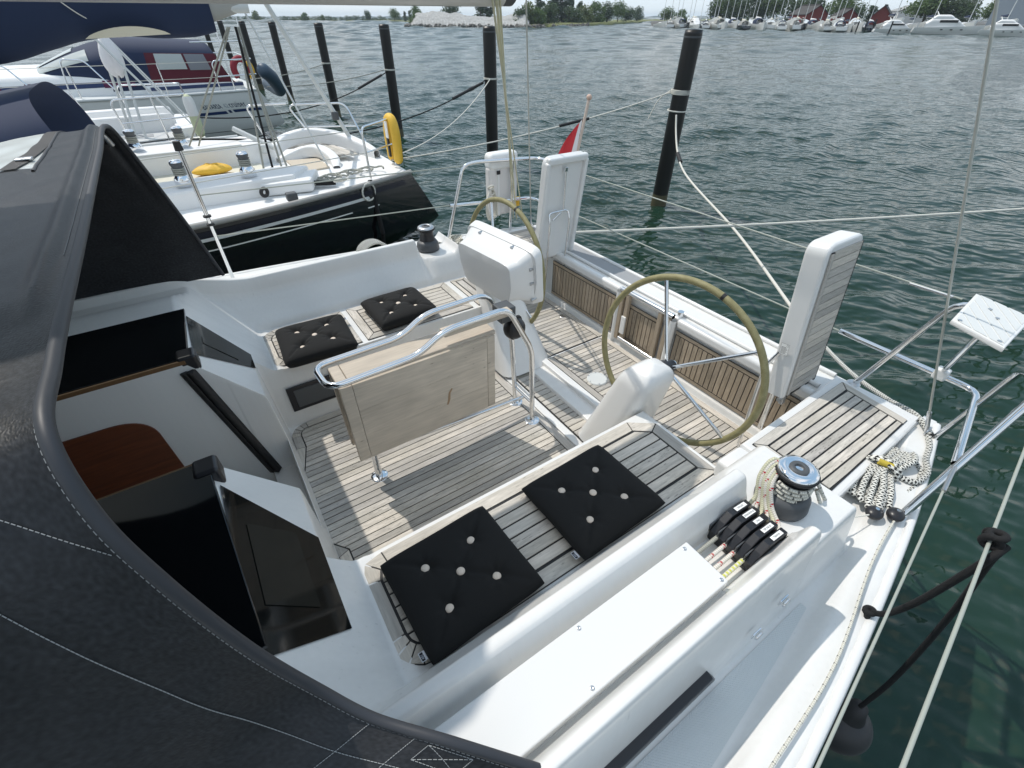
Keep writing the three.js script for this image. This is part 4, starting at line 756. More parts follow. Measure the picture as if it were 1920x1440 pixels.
// rescue-sling case on the starboard pushpit and the white coil beside it
{
  const o = thing('rescue_sling_case', 'white rescue sling case strapped to the starboard pushpit', 'rescue case', [2.17, 1.40, -1.70]);
  part(o, 'case', boxg(0.28, 0.40, 0.09, 0, 0.20, 0, 0.03), std({ color: lin(0.72, 0.70, 0.68), roughness: 0.6 }));
  part(o, 'lid', boxg(0.275, 0.13, 0.12, 0, 0.435, 0, 0.035), M.white);
  for (const x of [-0.06, 0.07]) { part(o, 'strap', boxg(0.018, 0.39, 0.006, x, 0.20, 0.047, 0.002), M.white); part(o, 'buckle', boxg(0.032, 0.03, 0.01, x, 0.355, 0.052, 0.003), M.blackPlastic); }
  part(o, 'signal_light', cyl(0.02, 0.02, 0.07, 0.13, 0.06, 0.05, 14), M.yellow);
  const c = thing('hung_line', 'white line coiled and hung on the starboard pushpit', 'rope', [2.01, 1.38, -1.63]); const p = [];
  for (let k = 0; k < 5; k++) p.push([0.0, 0.28, 0.01 * k], [-0.035 - 0.004 * k, 0.16, 0.01 * k], [-0.02, 0.02 + 0.01 * k, 0.012 * k], [0.03, 0.02 + 0.008 * k, 0.012 * k], [0.04 + 0.003 * k, 0.17, 0.01 * k]);
  part(c, 'loops', ropeGeo(p, 0.006, 60, 6, 9), M.ropeWhite); part(c, 'knot', [new THREE.TorusGeometry(0.022, 0.008, 8, 16).translate(0, 0.25, 0.03), new THREE.TorusGeometry(0.024, 0.008, 8, 16).rotateX(0.9).translate(0, 0.285, 0.02)], M.ropeWhite);
  const h = []; for (let i = 0; i <= 90; i++) { const a = i / 90 * Math.PI * 2 * 5.2, r = 0.07 + 0.03 * Math.sin(i * 0.7); h.push([1.63 + r * Math.cos(a), 1.285 + 0.0006 * i, -1.55 + r * 0.8 * Math.sin(a)]); }
  oneMesh('rope_heap', ropeGeo(h, 0.007, 60, 6, 9), M.ropeGreyFleck, 'loose heap of pale rope at the foot of the starboard pushpit', 'rope');
  const c3 = []; for (let i = 0; i <= 120; i++) { const a = i / 120 * Math.PI * 2 * 7; c3.push([0.98 + 0.11 * Math.cos(a), 1.29 + 0.10 * Math.max(0, Math.sin(a)) + 0.002 * i * 0.1, -1.80 + 0.0014 * i + 0.02 * Math.sin(a)]); }
  oneMesh('deck_coil', ropeGeo(c3, 0.009, 60, 6, 9), M.ropeBlackFleck, 'black-flecked rope coil standing on the starboard side deck', 'rope');
  oneMesh('starboard_sheet', ropeGeo([[1.25, 1.42, -1.40], [1.36, 1.40, -1.47], [1.46, 1.36, -1.48], [1.56, 1.33, -1.44], [1.60, 1.24, -1.27], [1.56, 1.02, -1.12]], 0.007, 40, 6, 9), M.ropeGreyFleck, 'sheet tail hanging from the starboard winch into the cockpit', 'rope');
}
// fender and its line
{
  const f = thing('ball_fender', 'black ball fender hanging by the port side close to the water', 'fender', [1.54, 0.34, 2.02]);
  part(f, 'ball', new THREE.SphereGeometry(0.118, 40, 28).scale(1, 1.06, 1), phy({ color: lin(0.02, 0.02, 0.022), roughness: 0.5, sheen: 0.6, sheenColor: lin(0.3, 0.3, 0.3) }));
  part(f, 'neck', lathe([[0.055, 0.112], [0.042, 0.15], [0.030, 0.195], [0, 0.20]], 0, 0, 0, 24), M.blackRubber);
  const l = thing('fender_line', 'black fender line hitched over the upper port lifeline', 'rope', [0, 0, 0]);
  part(l, 'line', ropeGeo([[1.54, 0.53, 2.02], [1.535, 0.80, 2.01], [1.47, 1.35, 1.95], [1.36, 1.68, 1.90], [1.325, 1.755, 1.895]], 0.009, 30, 8, 9), M.ropeBlack);
  part(l, 'tail', ropeGeo([[1.325, 1.76, 1.895], [1.29, 1.745, 1.89], [1.27, 1.66, 1.88], [1.28, 1.45, 1.86], [1.31, 1.31, 1.835], [1.31, 1.285, 1.815]], 0.009, 30, 8, 9), M.ropeBlack);
  part(l, 'hitch', [new THREE.TorusGeometry(0.015, 0.0085, 8, 20).rotateY(1.45).translate(1.33, 1.762, 1.868), new THREE.TorusGeometry(0.016, 0.0085, 8, 20).rotateY(1.75).translate(1.305, 1.762, 1.87), new THREE.TorusGeometry(0.014, 0.0085, 8, 20).rotateX(1.2).translate(1.318, 1.778, 1.87)], M.ropeBlack);
  part(l, 'end_knot', [new THREE.TorusGeometry(0.012, 0.008, 8, 18).rotateX(1.3).translate(1.31, 1.29, 1.812), new THREE.TorusGeometry(0.011, 0.008, 8, 18).rotateY(0.7).translate(1.305, 1.275, 1.81)], M.ropeBlack);
}
// ------------------------------------------------------------------ mooring piles and lines
const piles = [[7.10, -4.02], [6.12, -8.34], [5.50, -12.6], [4.99, -16.93], [4.62, -22.2], [4.30, -27.0], [4.0, -32.0], [3.7, -37.2], [8.6, 1.35]];
const pileLabels = ['nearest tall black mooring pile with white rope wound round it', 'black mooring pile behind the white rescue case', 'black mooring pile rising behind the yellow lifebuoy', 'black mooring pile right of the white sailing boat, one before the yellow lifebuoy', 'black mooring pile standing off the stern of the white cruiser yacht', 'black mooring pile seen through the stern rail of the white cruiser yacht', 'black mooring pile left of the stern rail of the white cruiser yacht', 'farthest black mooring pile, by the burgundy canopy', 'black mooring pile outside the picture to port'];
piles.forEach(([x, z], i) => {
  const o = thing('mooring_pile', pileLabels[i], 'mooring pile', [x, 0, z], 'row of black mooring piles');
  o.rotation.set(rr(-0.006, 0.006), rr(0, 6), rr(-0.006, 0.006));
  part(o, 'shaft', lathe([[0.134, -1.2], [0.134, 0.1], [0.134, 2.55], [0.128, 2.60], [0.0, 2.612]], 0, 0, 0, 32), M.pileBlack);
  part(o, 'waterline_growth', lathe([[0.137, -0.2], [0.140, 0.02], [0.138, 0.14], [0.1365, 0.19], [0.1345, 0.215]], 0, 0, 0, 32), M.pileWet);
  part(o, 'top_band', [lathe([[0.1345, 2.50], [0.1365, 2.505], [0.1365, 2.52], [0.1345, 2.525]], 0, 0, 0, 32)], M.greyPlastic);
  if (i < 4) part(o, 'wear_mark', [new THREE.CylinderGeometry(0.1352, 0.1352, 0.24, 6, 1, true, 1.2 + i, 0.12).translate(0, 2.3, 0)], M.blackRubber);
});
const ring = (x, z, y, turns, r = 0.009) => { const p = []; for (let i = 0; i <= turns * 28; i++) { const a = i / 28 * Math.PI * 2; p.push([x + 0.145 * Math.cos(a), y + i / 28 * r * 1.9, z + 0.145 * Math.sin(a)]); } return ropeGeo(p, r, 40, 6, 9); };
const snub = (a, b, r = 0.026) => { const g = []; const va = V(...a), vb = V(...b); g.push(rod(va, vb, r, 12)); return g; };
{
  let o = thing('mooring_line', 'thick white mooring line from the nearest pile to our port quarter', 'mooring line', [0, 0, 0], 'stern mooring lines');
  part(o, 'plain_length', ropeGeo([[6.96, 1.50, -3.90], [6.88, 1.30, -3.78], [6.66, 1.08, -3.5], [6.2, 0.95, -2.95], [4.8, 0.88, -0.98], [3.57, 0.91, 0.43]], 0.014, 12, 8, 7), M.ropeWhite);
  part(o, 'flecked_length', ropeGeo([[3.57, 0.91, 0.43], [2.95, 1.06, 1.03], [2.62, 1.20, 1.33], [2.46, 1.285, 1.49], [2.37, 1.285, 1.58]], 0.013, 20, 8, 7), M.ropeBlackFleck);
  part(o, 'pile_loop', [ring(7.10, -4.02, 1.53, 1.1, 0.012)], M.ropeWhite);
  part(o, 'snubber', [rod([6.60, 1.05, -3.43], [6.42, 0.99, -3.2], 0.03, 12)], M.blackRubber);
  o = thing('mooring_line', 'white line with black snubber from the nearest pile to the black yacht stern', 'mooring line', [0, 0, 0], 'stern mooring lines');
  part(o, 'line', ropeGeo(sagging([6.98, 1.80, -4.10], [2.42, 1.18, -5.0], 0.10, 14), 0.010, 8, 6, 7), M.ropeWhite);
  part(o, 'pile_turns', ring(7.10, -4.02, 1.77, 4), M.ropeWhite);
  part(o, 'hanging_end', ropeGeo([[6.97, 1.82, -4.12], [6.80, 1.70, -4.18], [6.70, 1.42, -4.25]], 0.008, 14, 6, 7), M.ropeWhite);
  part(o, 'snubber', rod([5.5, 1.51, -4.39], [5.0, 1.44, -4.49], 0.022, 10), M.blackRubber);
  o = thing('mooring_line', 'white line from the pile behind the rescue case to the black yacht', 'mooring line', [0, 0, 0], 'stern mooring lines');
  part(o, 'line', ropeGeo(sagging([6.05, 1.72, -8.24], [2.44, 1.19, -5.1], 0.22, 12), 0.010, 8, 6, 7), M.ropeWhite); part(o, 'pile_turns', ring(6.12, -8.34, 1.70, 2), M.ropeWhite);
  o = thing('mooring_line', 'black line with rubber snubber from the pile behind the rescue case', 'mooring line', [0, 0, 0], 'stern mooring lines');
  part(o, 'line', ropeGeo(sagging([6.02, 1.70, -8.36], [2.2, 1.2, -7.0], 0.16, 12), 0.011, 8, 6, 7), M.ropeBlack);
  part(o, 'snubber', [rod([5.9, 1.65, -8.31], [5.0, 1.45, -8.0], 0.028, 10), rod([5.6, 1.58, -8.21], [5.5, 1.56, -8.18], 0.038, 10)], M.blackRubber);
  o = thing('mooring_line', 'black line with snubber from the pile behind the yellow lifebuoy', 'mooring line', [0, 0, 0], 'stern mooring lines');
  part(o, 'line', ropeGeo(sagging([5.42, 1.60, -12.58], [0.4, 1.2, -10.4], 0.35, 14), 0.012, 6, 6, 7), M.ropeBlack);
  part(o, 'snubber', rod([5.2, 1.53, -12.5], [4.4, 1.30, -12.15], 0.03, 10), M.blackRubber); part(o, 'pile_turns', ring(5.5, -12.6, 1.62, 2), M.ropeWhite);
  o = thing('mooring_line', 'pale line from the pile behind the yellow lifebuoy to the cruiser yacht stern', 'mooring line', [0, 0, 0], 'stern mooring lines');
  part(o, 'line', ropeGeo(sagging([5.42, 1.64, -12.66], [2.4, 1.35, -13.3], 0.10, 12), 0.011, 6, 6, 7), M.ropeGrey);
  o = thing('mooring_line', 'grey line from the cruiser yacht stern to the fourth mooring pile', 'mooring line', [0, 0, 0], 'stern mooring lines');
  part(o, 'line', ropeGeo(sagging([4.92, 1.55, -16.85], [2.3, 1.3, -16.2], 0.08, 12), 0.011, 6, 6, 7), M.ropeGrey); part(o, 'pile_turns', ring(4.99, -16.93, 1.55, 2), M.ropeWhite);
  o = thing('mooring_line', 'white twisted line crossing behind our stern to the starboard quarter', 'mooring line', [0, 0, 0], 'stern mooring lines');
  part(o, 'line', ropeGeo(sagging([8.46, 1.22, 1.30], [2.46, 1.30, -1.26], 0.03, 14), 0.0125, 10, 8, 7), M.ropeWhite); part(o, 'pile_turns', ring(8.6, 1.35, 1.2, 2), M.ropeWhite);
}

// ------------------------------------------------------------------ neighbouring yachts
function hullMaker(p) { // p: zc, x0 (bow), xd (deck end), xk (aft-most), yk, sheer(x), hw(x)
  const xEnd = (y, x) => { const s = p.sheer(p.xd); return y >= p.yk ? lerp(p.xd, p.xk, (s - y) / (s - p.yk)) : lerp(p.xk, p.xk - 1.3, (p.yk - y) / 0.45); };
  const P = (u, y01, sg, off = 0) => {
    const xd = lerp(p.x0, p.xd, u), s = p.sheer(xd), y = lerp(s, -0.25, y01), x = lerp(p.x0, xEnd(y), u);
    const f = 1 - y / s, k = 1 - (p.tuck ?? 0.28) * Math.pow(clamp(f, 0, 1.3), 1.7);
    return [x, y, p.zc + sg * (p.hw(Math.min(xd, p.xd)) * k + off)];
  };
  const side = (sg, v0 = 0, v1 = 1, u0 = 0, u1 = 1, off = 0, nu = 60, nv = 16) => gridSurf((a, b) => P(lerp(u0, u1, a), lerp(v0, v1, b), sg, off), nu, nv);
  const transom = gridSurf((a, b) => { const q = P(1, b, 1), hw = (q[2] - p.zc) * lerp(-1, 1, a); return [q[0] + 0.0 - 0.02 * Math.pow(lerp(-1, 1, a), 2), q[1], p.zc + hw]; }, 10, 12);
  const deck = (dy = 0, inner = 1) => gridSurf((a, b) => { const x = lerp(p.x0, p.xd, a), t = lerp(-1, 1, b); return [x, p.sheer(x) + dy + 0.03 * (1 - t * t), p.zc + t * p.hw(x) * inner]; }, 60, 12);
  return { P, side, transom, deck };
}
function railPosts(parent, pts, y0, y1, m = M.steel, r = 0.012) { pts.forEach(([x, z]) => part(parent, 'stanchion', rod([x, y0, z], [x, y1, z], r, 8), m)); }
function smallWinch(parent, x, y, z, label) {
  const w = part(parent, 'winch', lathe([[0, 0], [0.085, 0], [0.082, 0.07], [0.06, 0.10], [0.055, 0.11]], x, y, z, 24), M.chrome, label);
  part(w, 'drum', lathe([[0.05, 0.10], [0.045, 0.16], [0.055, 0.2], [0.062, 0.215], [0.062, 0.235]], x, y, z, 24), M.greyPlastic);
  part(w, 'cap', lathe([[0.062, 0.235], [0.05, 0.255], [0.02, 0.262], [0, 0.262]], x, y, z, 24), M.chrome);
  const t = []; for (let i = 0; i <= 40; i++) { const a = i / 40 * Math.PI * 8; t.push([x + 0.056 * Math.cos(a), y + 0.11 + 0.075 * i / 40, z + 0.056 * Math.sin(a)]); }
  part(w, 'rope_turns', ropeGeo(t, 0.008, 40, 6, 9), M.ropeGrey);
  return w;
}
M.navyPaint = phy({ color: lin(0.005, 0.007, 0.018), roughness: 0.2 });
// --- black-hulled yacht in the next berth
{
  const o = thing('black_yacht', 'black-hulled sailing yacht with white deck moored in the next berth', 'sailing yacht');
  const zc = -5.55, hw = (x) => x < -1 ? 1.93 * Math.pow(clamp((x + 8.6) / 7.6, 0, 1), 0.55) : 1.93 - 0.10 * (x + 1) - 0.042 * (x + 1) * (x + 1);
  const H = hullMaker({ zc, x0: -8.6, xd: 2.48, xk: 2.92, yk: 0.38, sheer: (x) => 1.1 + 0.02 * Math.max(0, -x), hw, tuck: 0.32 });
  part(o, 'hull', [H.side(1), H.side(-1), H.transom], M.hullBlack);
  part(o, 'deck', H.deck(0.0, 0.995), M.deckWhite);
  for (const s of [1, -1]) { part(o, 'toe_rail', [sweep(new THREE.CatmullRomCurve3(Array.from({ length: 30 }, (_, i) => { const p = H.P(0.2 + 0.8 * i / 29, 0.0, s); return V(p[0], p[1] + 0.025, p[2] - s * 0.01); })), 0.032, 90, 8)], std({ color: lin(0.34, 0.33, 0.31), roughness: 0.7 })); part(o, 'blue_band', H.side(s, 0.03, 0.075, 0.2, 0.985, 0.004, 60, 2), M.navyPaint); part(o, 'grey_band', H.side(s, 0.08, 0.105, 0.2, 0.93, 0.004, 60, 2), M.gelGrey); part(o, 'cove_line', [H.side(s, 0.175, 0.186, 0.2, 0.90, 0.004, 60, 1), H.side(s, 0.175, 0.186, 0.92, 0.935, 0.004, 4, 1)], M.white); }
  // cockpit: coamings, seats, curved aft coaming
  const ribbon = (pts, w, h) => { const c = new THREE.CatmullRomCurve3(pts.map((q) => V(...q))); return gridSurf((u, v) => { const p = c.getPoint(u), t = c.getTangent(u), l = Math.hypot(t.x, t.z) || 1, nx = -t.z / l, nz = t.x / l, a = v * 2 * Math.PI, ca = Math.cos(a), sa = Math.sin(a), e = Math.pow(Math.sin(clamp(u, 0.02, 0.98) * Math.PI), 0.18), o = Math.sign(ca) * Math.pow(Math.abs(ca), 0.45) * w / 2 * e, y = Math.sign(sa) * Math.pow(Math.abs(sa), 0.45) * h / 2 * e; return [p.x + nx * o, p.y + y - 0.03, p.z + nz * o]; }, 60, 24); };
  part(o, 'coaming', slab([[-2.5, zc + 0.62], [0.95, zc + 0.62], [1.25, zc + 0.75], [1.0, zc + 1.12], [-2.5, zc + 1.25]], 1.1, 1.31, 0.03), M.deckWhite);
  part(o, 'coaming', slab([[-2.5, zc - 0.35], [0.75, zc - 0.35], [1.1, zc - 0.55], [0.8, zc - 1.1], [-2.5, zc - 1.2]], 1.1, 1.40, 0.03), M.deckWhite);
  part(o, 'cockpit_seat', slab([[-1.5, zc - 0.36], [0.85, zc - 0.36], [0.85, zc + 0.63], [-1.5, zc + 0.63]], 1.10, 1.17, 0.01), M.creamCloth);
  part(o, 'coaming_trim', [rod([-2.4, 1.405, zc - 0.37], [0.7, 1.405, zc - 0.37], 0.014, 8), rod([-2.4, 1.405, zc - 1.1], [0.75, 1.405, zc - 1.05], 0.02, 8)], M.gelGrey);
  part(o, 'aft_coaming', [ribbon([[1.05, 1.22, zc - 0.6], [1.35, 1.30, zc - 1.05], [1.75, 1.34, zc - 1.12], [2.1, 1.30, zc - 0.85], [2.3, 1.24, zc - 0.3], [2.38, 1.2, zc + 0.1]], 0.16, 0.2), ribbon([[1.1, 1.16, zc - 0.45], [1.45, 1.22, zc - 0.55], [1.65, 1.26, zc - 0.35], [1.75, 1.2, zc + 0.1], [1.7, 1.14, zc + 0.35]], 0.15, 0.16)], M.deckWhite);
  for (let i = 0; i < 5; i++) part(o, 'aft_seat_plank', slab([[1.5 + 0.1 * i, zc - 0.95 + i * 0.06], [1.58 + 0.1 * i, zc - 0.95 + i * 0.06], [1.75 + 0.09 * i, zc - 0.1 + i * 0.04], [1.67 + 0.09 * i, zc - 0.1 + i * 0.04]], 1.2, 1.215), pick(M.teak));
  part(o, 'helm_well', slab([[1.2, zc - 0.4], [1.62, zc - 0.3], [1.62, zc + 0.3], [1.2, zc + 0.35]], 1.13, 1.15), std({ color: lin(0.55, 0.48, 0.38), roughness: 0.7 }));
  part(o, 'locker_lid', [slab([[0.75, zc + 0.72], [1.35, zc + 0.78], [1.15, zc + 1.25], [0.6, zc + 1.15]], 1.12, 1.26, 0.03)], M.deckWhite);
  part(o, 'grey_cleat', boxg(0.12, 0.09, 0.1, 0.86, 1.17, zc + 1.47, 0.02), M.greyPlastic);
  smallWinch(o, -0.10, 1.32, zc + 0.98, 'chrome winch wound with rope, nearer the sprayhood');
  smallWinch(o, 0.55, 1.32, zc + 0.95, 'chrome winch with dark drum, nearer the stern');
  smallWinch(o, -0.48, 1.39, zc - 0.78, 'winch under a knot of rope');
  smallWinch(o, 0.04, 1.39, zc - 0.70, 'winch with a blue line');
  // mainsheet purchase, dark traveller
  part(o, 'mainsheet', [rod([1.02, 2.66, zc + 0.05], [0.78, 1.25, zc + 0.45], 0.012, 8), rod([1.04, 2.66, zc + 0.02], [0.98, 1.22, zc + 0.55], 0.012, 8), rod([1.0, 2.66, zc + 0.02], [1.06, 1.22, zc + 0.45], 0.012, 8), rod([0.95, 2.66, zc], [0.2, 1.48, zc - 0.2], 0.010, 8), rod([0.93, 2.66, zc], [0.1, 1.48, zc - 0.25], 0.010, 8)], M.ropeGrey);
  part(o, 'black_sheet', [rod([1.0, 2.66, zc + 0.08], [0.86, 1.2, zc + 0.62], 0.014, 8), rod([0.15, 1.5, zc - 0.6], [1.3, 1.32, zc - 0.95], 0.012, 8), ropeGeo([[0.86, 1.24, zc + 0.62], [0.95, 1.2, zc + 0.85], [1.2, 1.18, zc + 1.1], [1.45, 1.16, zc + 1.15]], 0.03, 20, 8, 9)], M.ropeBlack);
  part(o, 'traveller_block', [new THREE.TorusGeometry(0.05, 0.022, 10, 20).rotateY(0.9).translate(0.84, 1.24, zc + 0.65), new THREE.TorusGeometry(0.04, 0.02, 10, 20).rotateY(0.5).translate(0.62, 1.2, zc + 1.25)], M.blackRubber);
  part(o, 'guard_bracket', [rod([0.70, 1.55, zc - 0.75], [1.10, 1.32, zc - 0.4], 0.035, 8), boxg(0.12, 0.12, 0.12, 0.98, 1.32, zc - 0.45, 0.03)], M.gelGrey);
  // pushpit and stays
  const rails = [pipe([[1.92, 1.12, zc + 1.08], [1.92, 1.70, zc + 1.05], [2.46, 1.70, zc + 0.62]], 0.014, 0.08), pipe([[1.92, 1.42, zc + 1.06], [2.44, 1.40, zc + 0.64]], 0.012, 0.05), pipe([[2.47, 1.12, zc + 0.58], [2.47, 1.72, zc + 0.6]], 0.012, 0.05),
    pipe([[1.9, 1.12, zc - 1.12], [1.55, 1.72, zc - 1.2], [2.35, 1.72, zc - 0.95], [2.5, 1.12, zc - 0.6]], 0.014, 0.12), pipe([[1.75, 1.42, zc - 1.15], [2.42, 1.42, zc - 0.8]], 0.012, 0.05), pipe([[1.2, 1.14, zc - 1.3], [1.0, 1.74, zc - 1.3], [1.55, 1.74, zc - 1.2]], 0.014, 0.08)];
  part(o, 'pushpit', rails, M.steel);
  part(o, 'backstay', [rod([2.3, 1.15, zc - 0.6], [0.85, 4.2, zc - 0.2], 0.03, 8), rod([1.62, 1.15, zc + 0.2], [1.05, 3.4, zc - 0.5], 0.012, 8)], M.gelGrey);
  part(o, 'backstay_tackle', boxg(0.09, 0.11, 0.09, 2.06, 1.62, zc - 0.53, 0.02), M.greyPlastic);
  part(o, 'lifeline', [rod([1.92, 1.68, zc + 1.06], [-3, 1.72, zc + 1.95], 0.005, 6), rod([1.92, 1.42, zc + 1.06], [-3, 1.44, zc + 1.95], 0.005, 6)], M.wire);
  // boom, sail cover, spray hood
  const cv = part(o, 'sail_cover', gridSurf((u, v) => { const x = lerp(-4.5, 0.80, u), a = v * Math.PI * 2, d = lerp(0.47, 0.20, ss(-2.6, 1, x)) * (1 + 0.10 * fbm(x * 1.5, v * 2, 4, 3)), sag = 0.08 * Math.pow(Math.sin(x * 1.9 + 0.6), 2); return [x, 2.90 + Math.cos(a) * d * 1.15 - (Math.cos(a) < 0 ? sag : 0), zc + Math.sin(a) * d * 0.55 + 0.03 * fbm(x * 2, v * 4, 1, 2)]; }, 90, 32), M.navy, 'navy sail cover along the boom');
  part(cv, 'cover_end', gridSurf((u, v) => { const x = lerp(0.80, 1.15, u), a = v * Math.PI * 2, d = lerp(0.205, 0.12, u); return [x, 2.94 + Math.cos(a) * d * 1.15, zc + Math.sin(a) * d * 0.5]; }, 8, 24), M.greyCloth);
  part(cv, 'cover_underside', gridSurf((u, v) => { const x = lerp(-0.42, 0.34, u), w = Math.pow(Math.sin(u * Math.PI), 0.7); return [x, 2.575 + 0.03 * u + 0.085 * v * w, zc + 0.12 + 0.10 * v * w]; }, 16, 4), M.creamCloth);
  part(cv, 'cover_lacing', ropeGeo([[-0.75, 3.2, zc + 0.16], [-0.55, 2.95, zc + 0.21], [-0.35, 2.75, zc + 0.14], [-0.2, 2.68, zc + 0.05]], 0.006, 20, 6, 9), M.ropeWhite);
  part(o, 'boom', rod([-4.5, 2.80, zc], [1.2, 2.84, zc], 0.06, 14), M.gelGrey);
  part(o, 'spray_hood', gridSurf((u, v) => { const a = lerp(0.02, 0.98, v) * Math.PI, k = lerp(1, 0.72, u), x = lerp(-1.02, -2.6, u) + 0.22 * (1 - Math.sin(a)) * (1 - u); return [x, 1.28 + Math.pow(Math.sin(a), 0.45) * 0.92 * k, zc - 0.05 - Math.sign(Math.cos(a)) * Math.pow(Math.abs(Math.cos(a)), 0.55) * 1.35]; }, 20, 40), M.navy, 'navy spray hood');
  // coiled lines on the aft deck
  const p = []; for (let i = 0; i <= 160; i++) { const a = i / 160 * Math.PI * 2 * 8, r = 0.12 + 0.10 * Math.sin(i * 0.29); p.push([1.55 + 0.9 * (i / 160 - 0.5) + r * Math.cos(a), 1.16 + 0.02 * Math.abs(Math.sin(i)), zc + 1.0 - 0.15 * (i / 160) + r * 0.7 * Math.sin(a)]); }
  const rc = oneMesh('rope_heap', ropeGeo(p, 0.012, 30, 6, 9), M.ropeGrey, 'tangle of grey rope on the aft deck of the black yacht', 'rope');
  oneMesh('rope_heap', [new THREE.TorusGeometry(0.07, 0.014, 8, 24).rotateX(1.2).translate(1.48, 1.21, zc + 1.27), new THREE.TorusGeometry(0.10, 0.012, 8, 28).rotateY(0.4).translate(1.78, 1.04, zc + 1.34)], M.ropeWhite, 'white rope ring hanging over the black yacht rail', 'rope');
  oneMesh('fender_strap', [rod([1.84, 1.16, zc + 1.28], [1.86, 0.5, zc + 1.36], 0.028, 8), rod([1.86, 0.5, zc + 1.36], [1.88, 0.16, zc + 1.2], 0.024, 8)], M.ropeBlack, 'black strap hanging down the black hull', 'strap');
  // yellow bag
  const bag = gridSurf((u, v) => { const a = u * Math.PI * 2, r = Math.sin(v * Math.PI); return [0.24 + 0.21 * r * Math.cos(a) * (1 + 0.2 * Math.sin(3 * a)), 1.17 + 0.12 * (1 - Math.cos(v * Math.PI)) * 0.5 * (1 + 0.4 * fbm(Math.cos(a) * 2, Math.sin(a) * 2, v * 3, 3)), zc - 0.05 + 0.14 * r * Math.sin(a)]; }, 32, 16);
  oneMesh('yellow_bag', bag, M.yellow, 'crumpled yellow bag lying in the cockpit of the black yacht', 'bag');
  // horseshoe lifebuoy
  const lb = thing('horseshoe_lifebuoy', 'yellow horseshoe lifebuoy hanging on the black yacht stern rail', 'lifebuoy', [2.46, 1.22, zc + 0.62]);
  const sp = new THREE.CatmullRomCurve3([[0, 0.0, 0.11], [0.0, 0.18, 0.13], [0, 0.36, 0.12], [0, 0.47, 0.05], [0, 0.47, -0.05], [0, 0.36, -0.12], [0, 0.18, -0.13], [0, 0.0, -0.11]].map((q) => V(...q)));
  part(lb, 'foam_ring', sweep(sp, 0.062, 60, 18), M.yellow); part(lb, 'end_caps', [new THREE.SphereGeometry(0.062, 16, 12).translate(0, 0, 0.11), new THREE.SphereGeometry(0.062, 16, 12).translate(0, 0, -0.11)], M.yellow);
  part(lb, 'piping', sweep(sp, 0.006, 60, 6).translate(0.06, 0, 0.012), M.blackRubber); part(lb, 'reflective_panel', boxg(0.012, 0.20, 0.09, -0.085, 0.36, 0.04, 0.004), M.white); part(lb, 'bracket', [boxg(0.03, 0.25, 0.05, -0.075, 0.15, 0.02, 0.01)], M.blackPlastic);
}
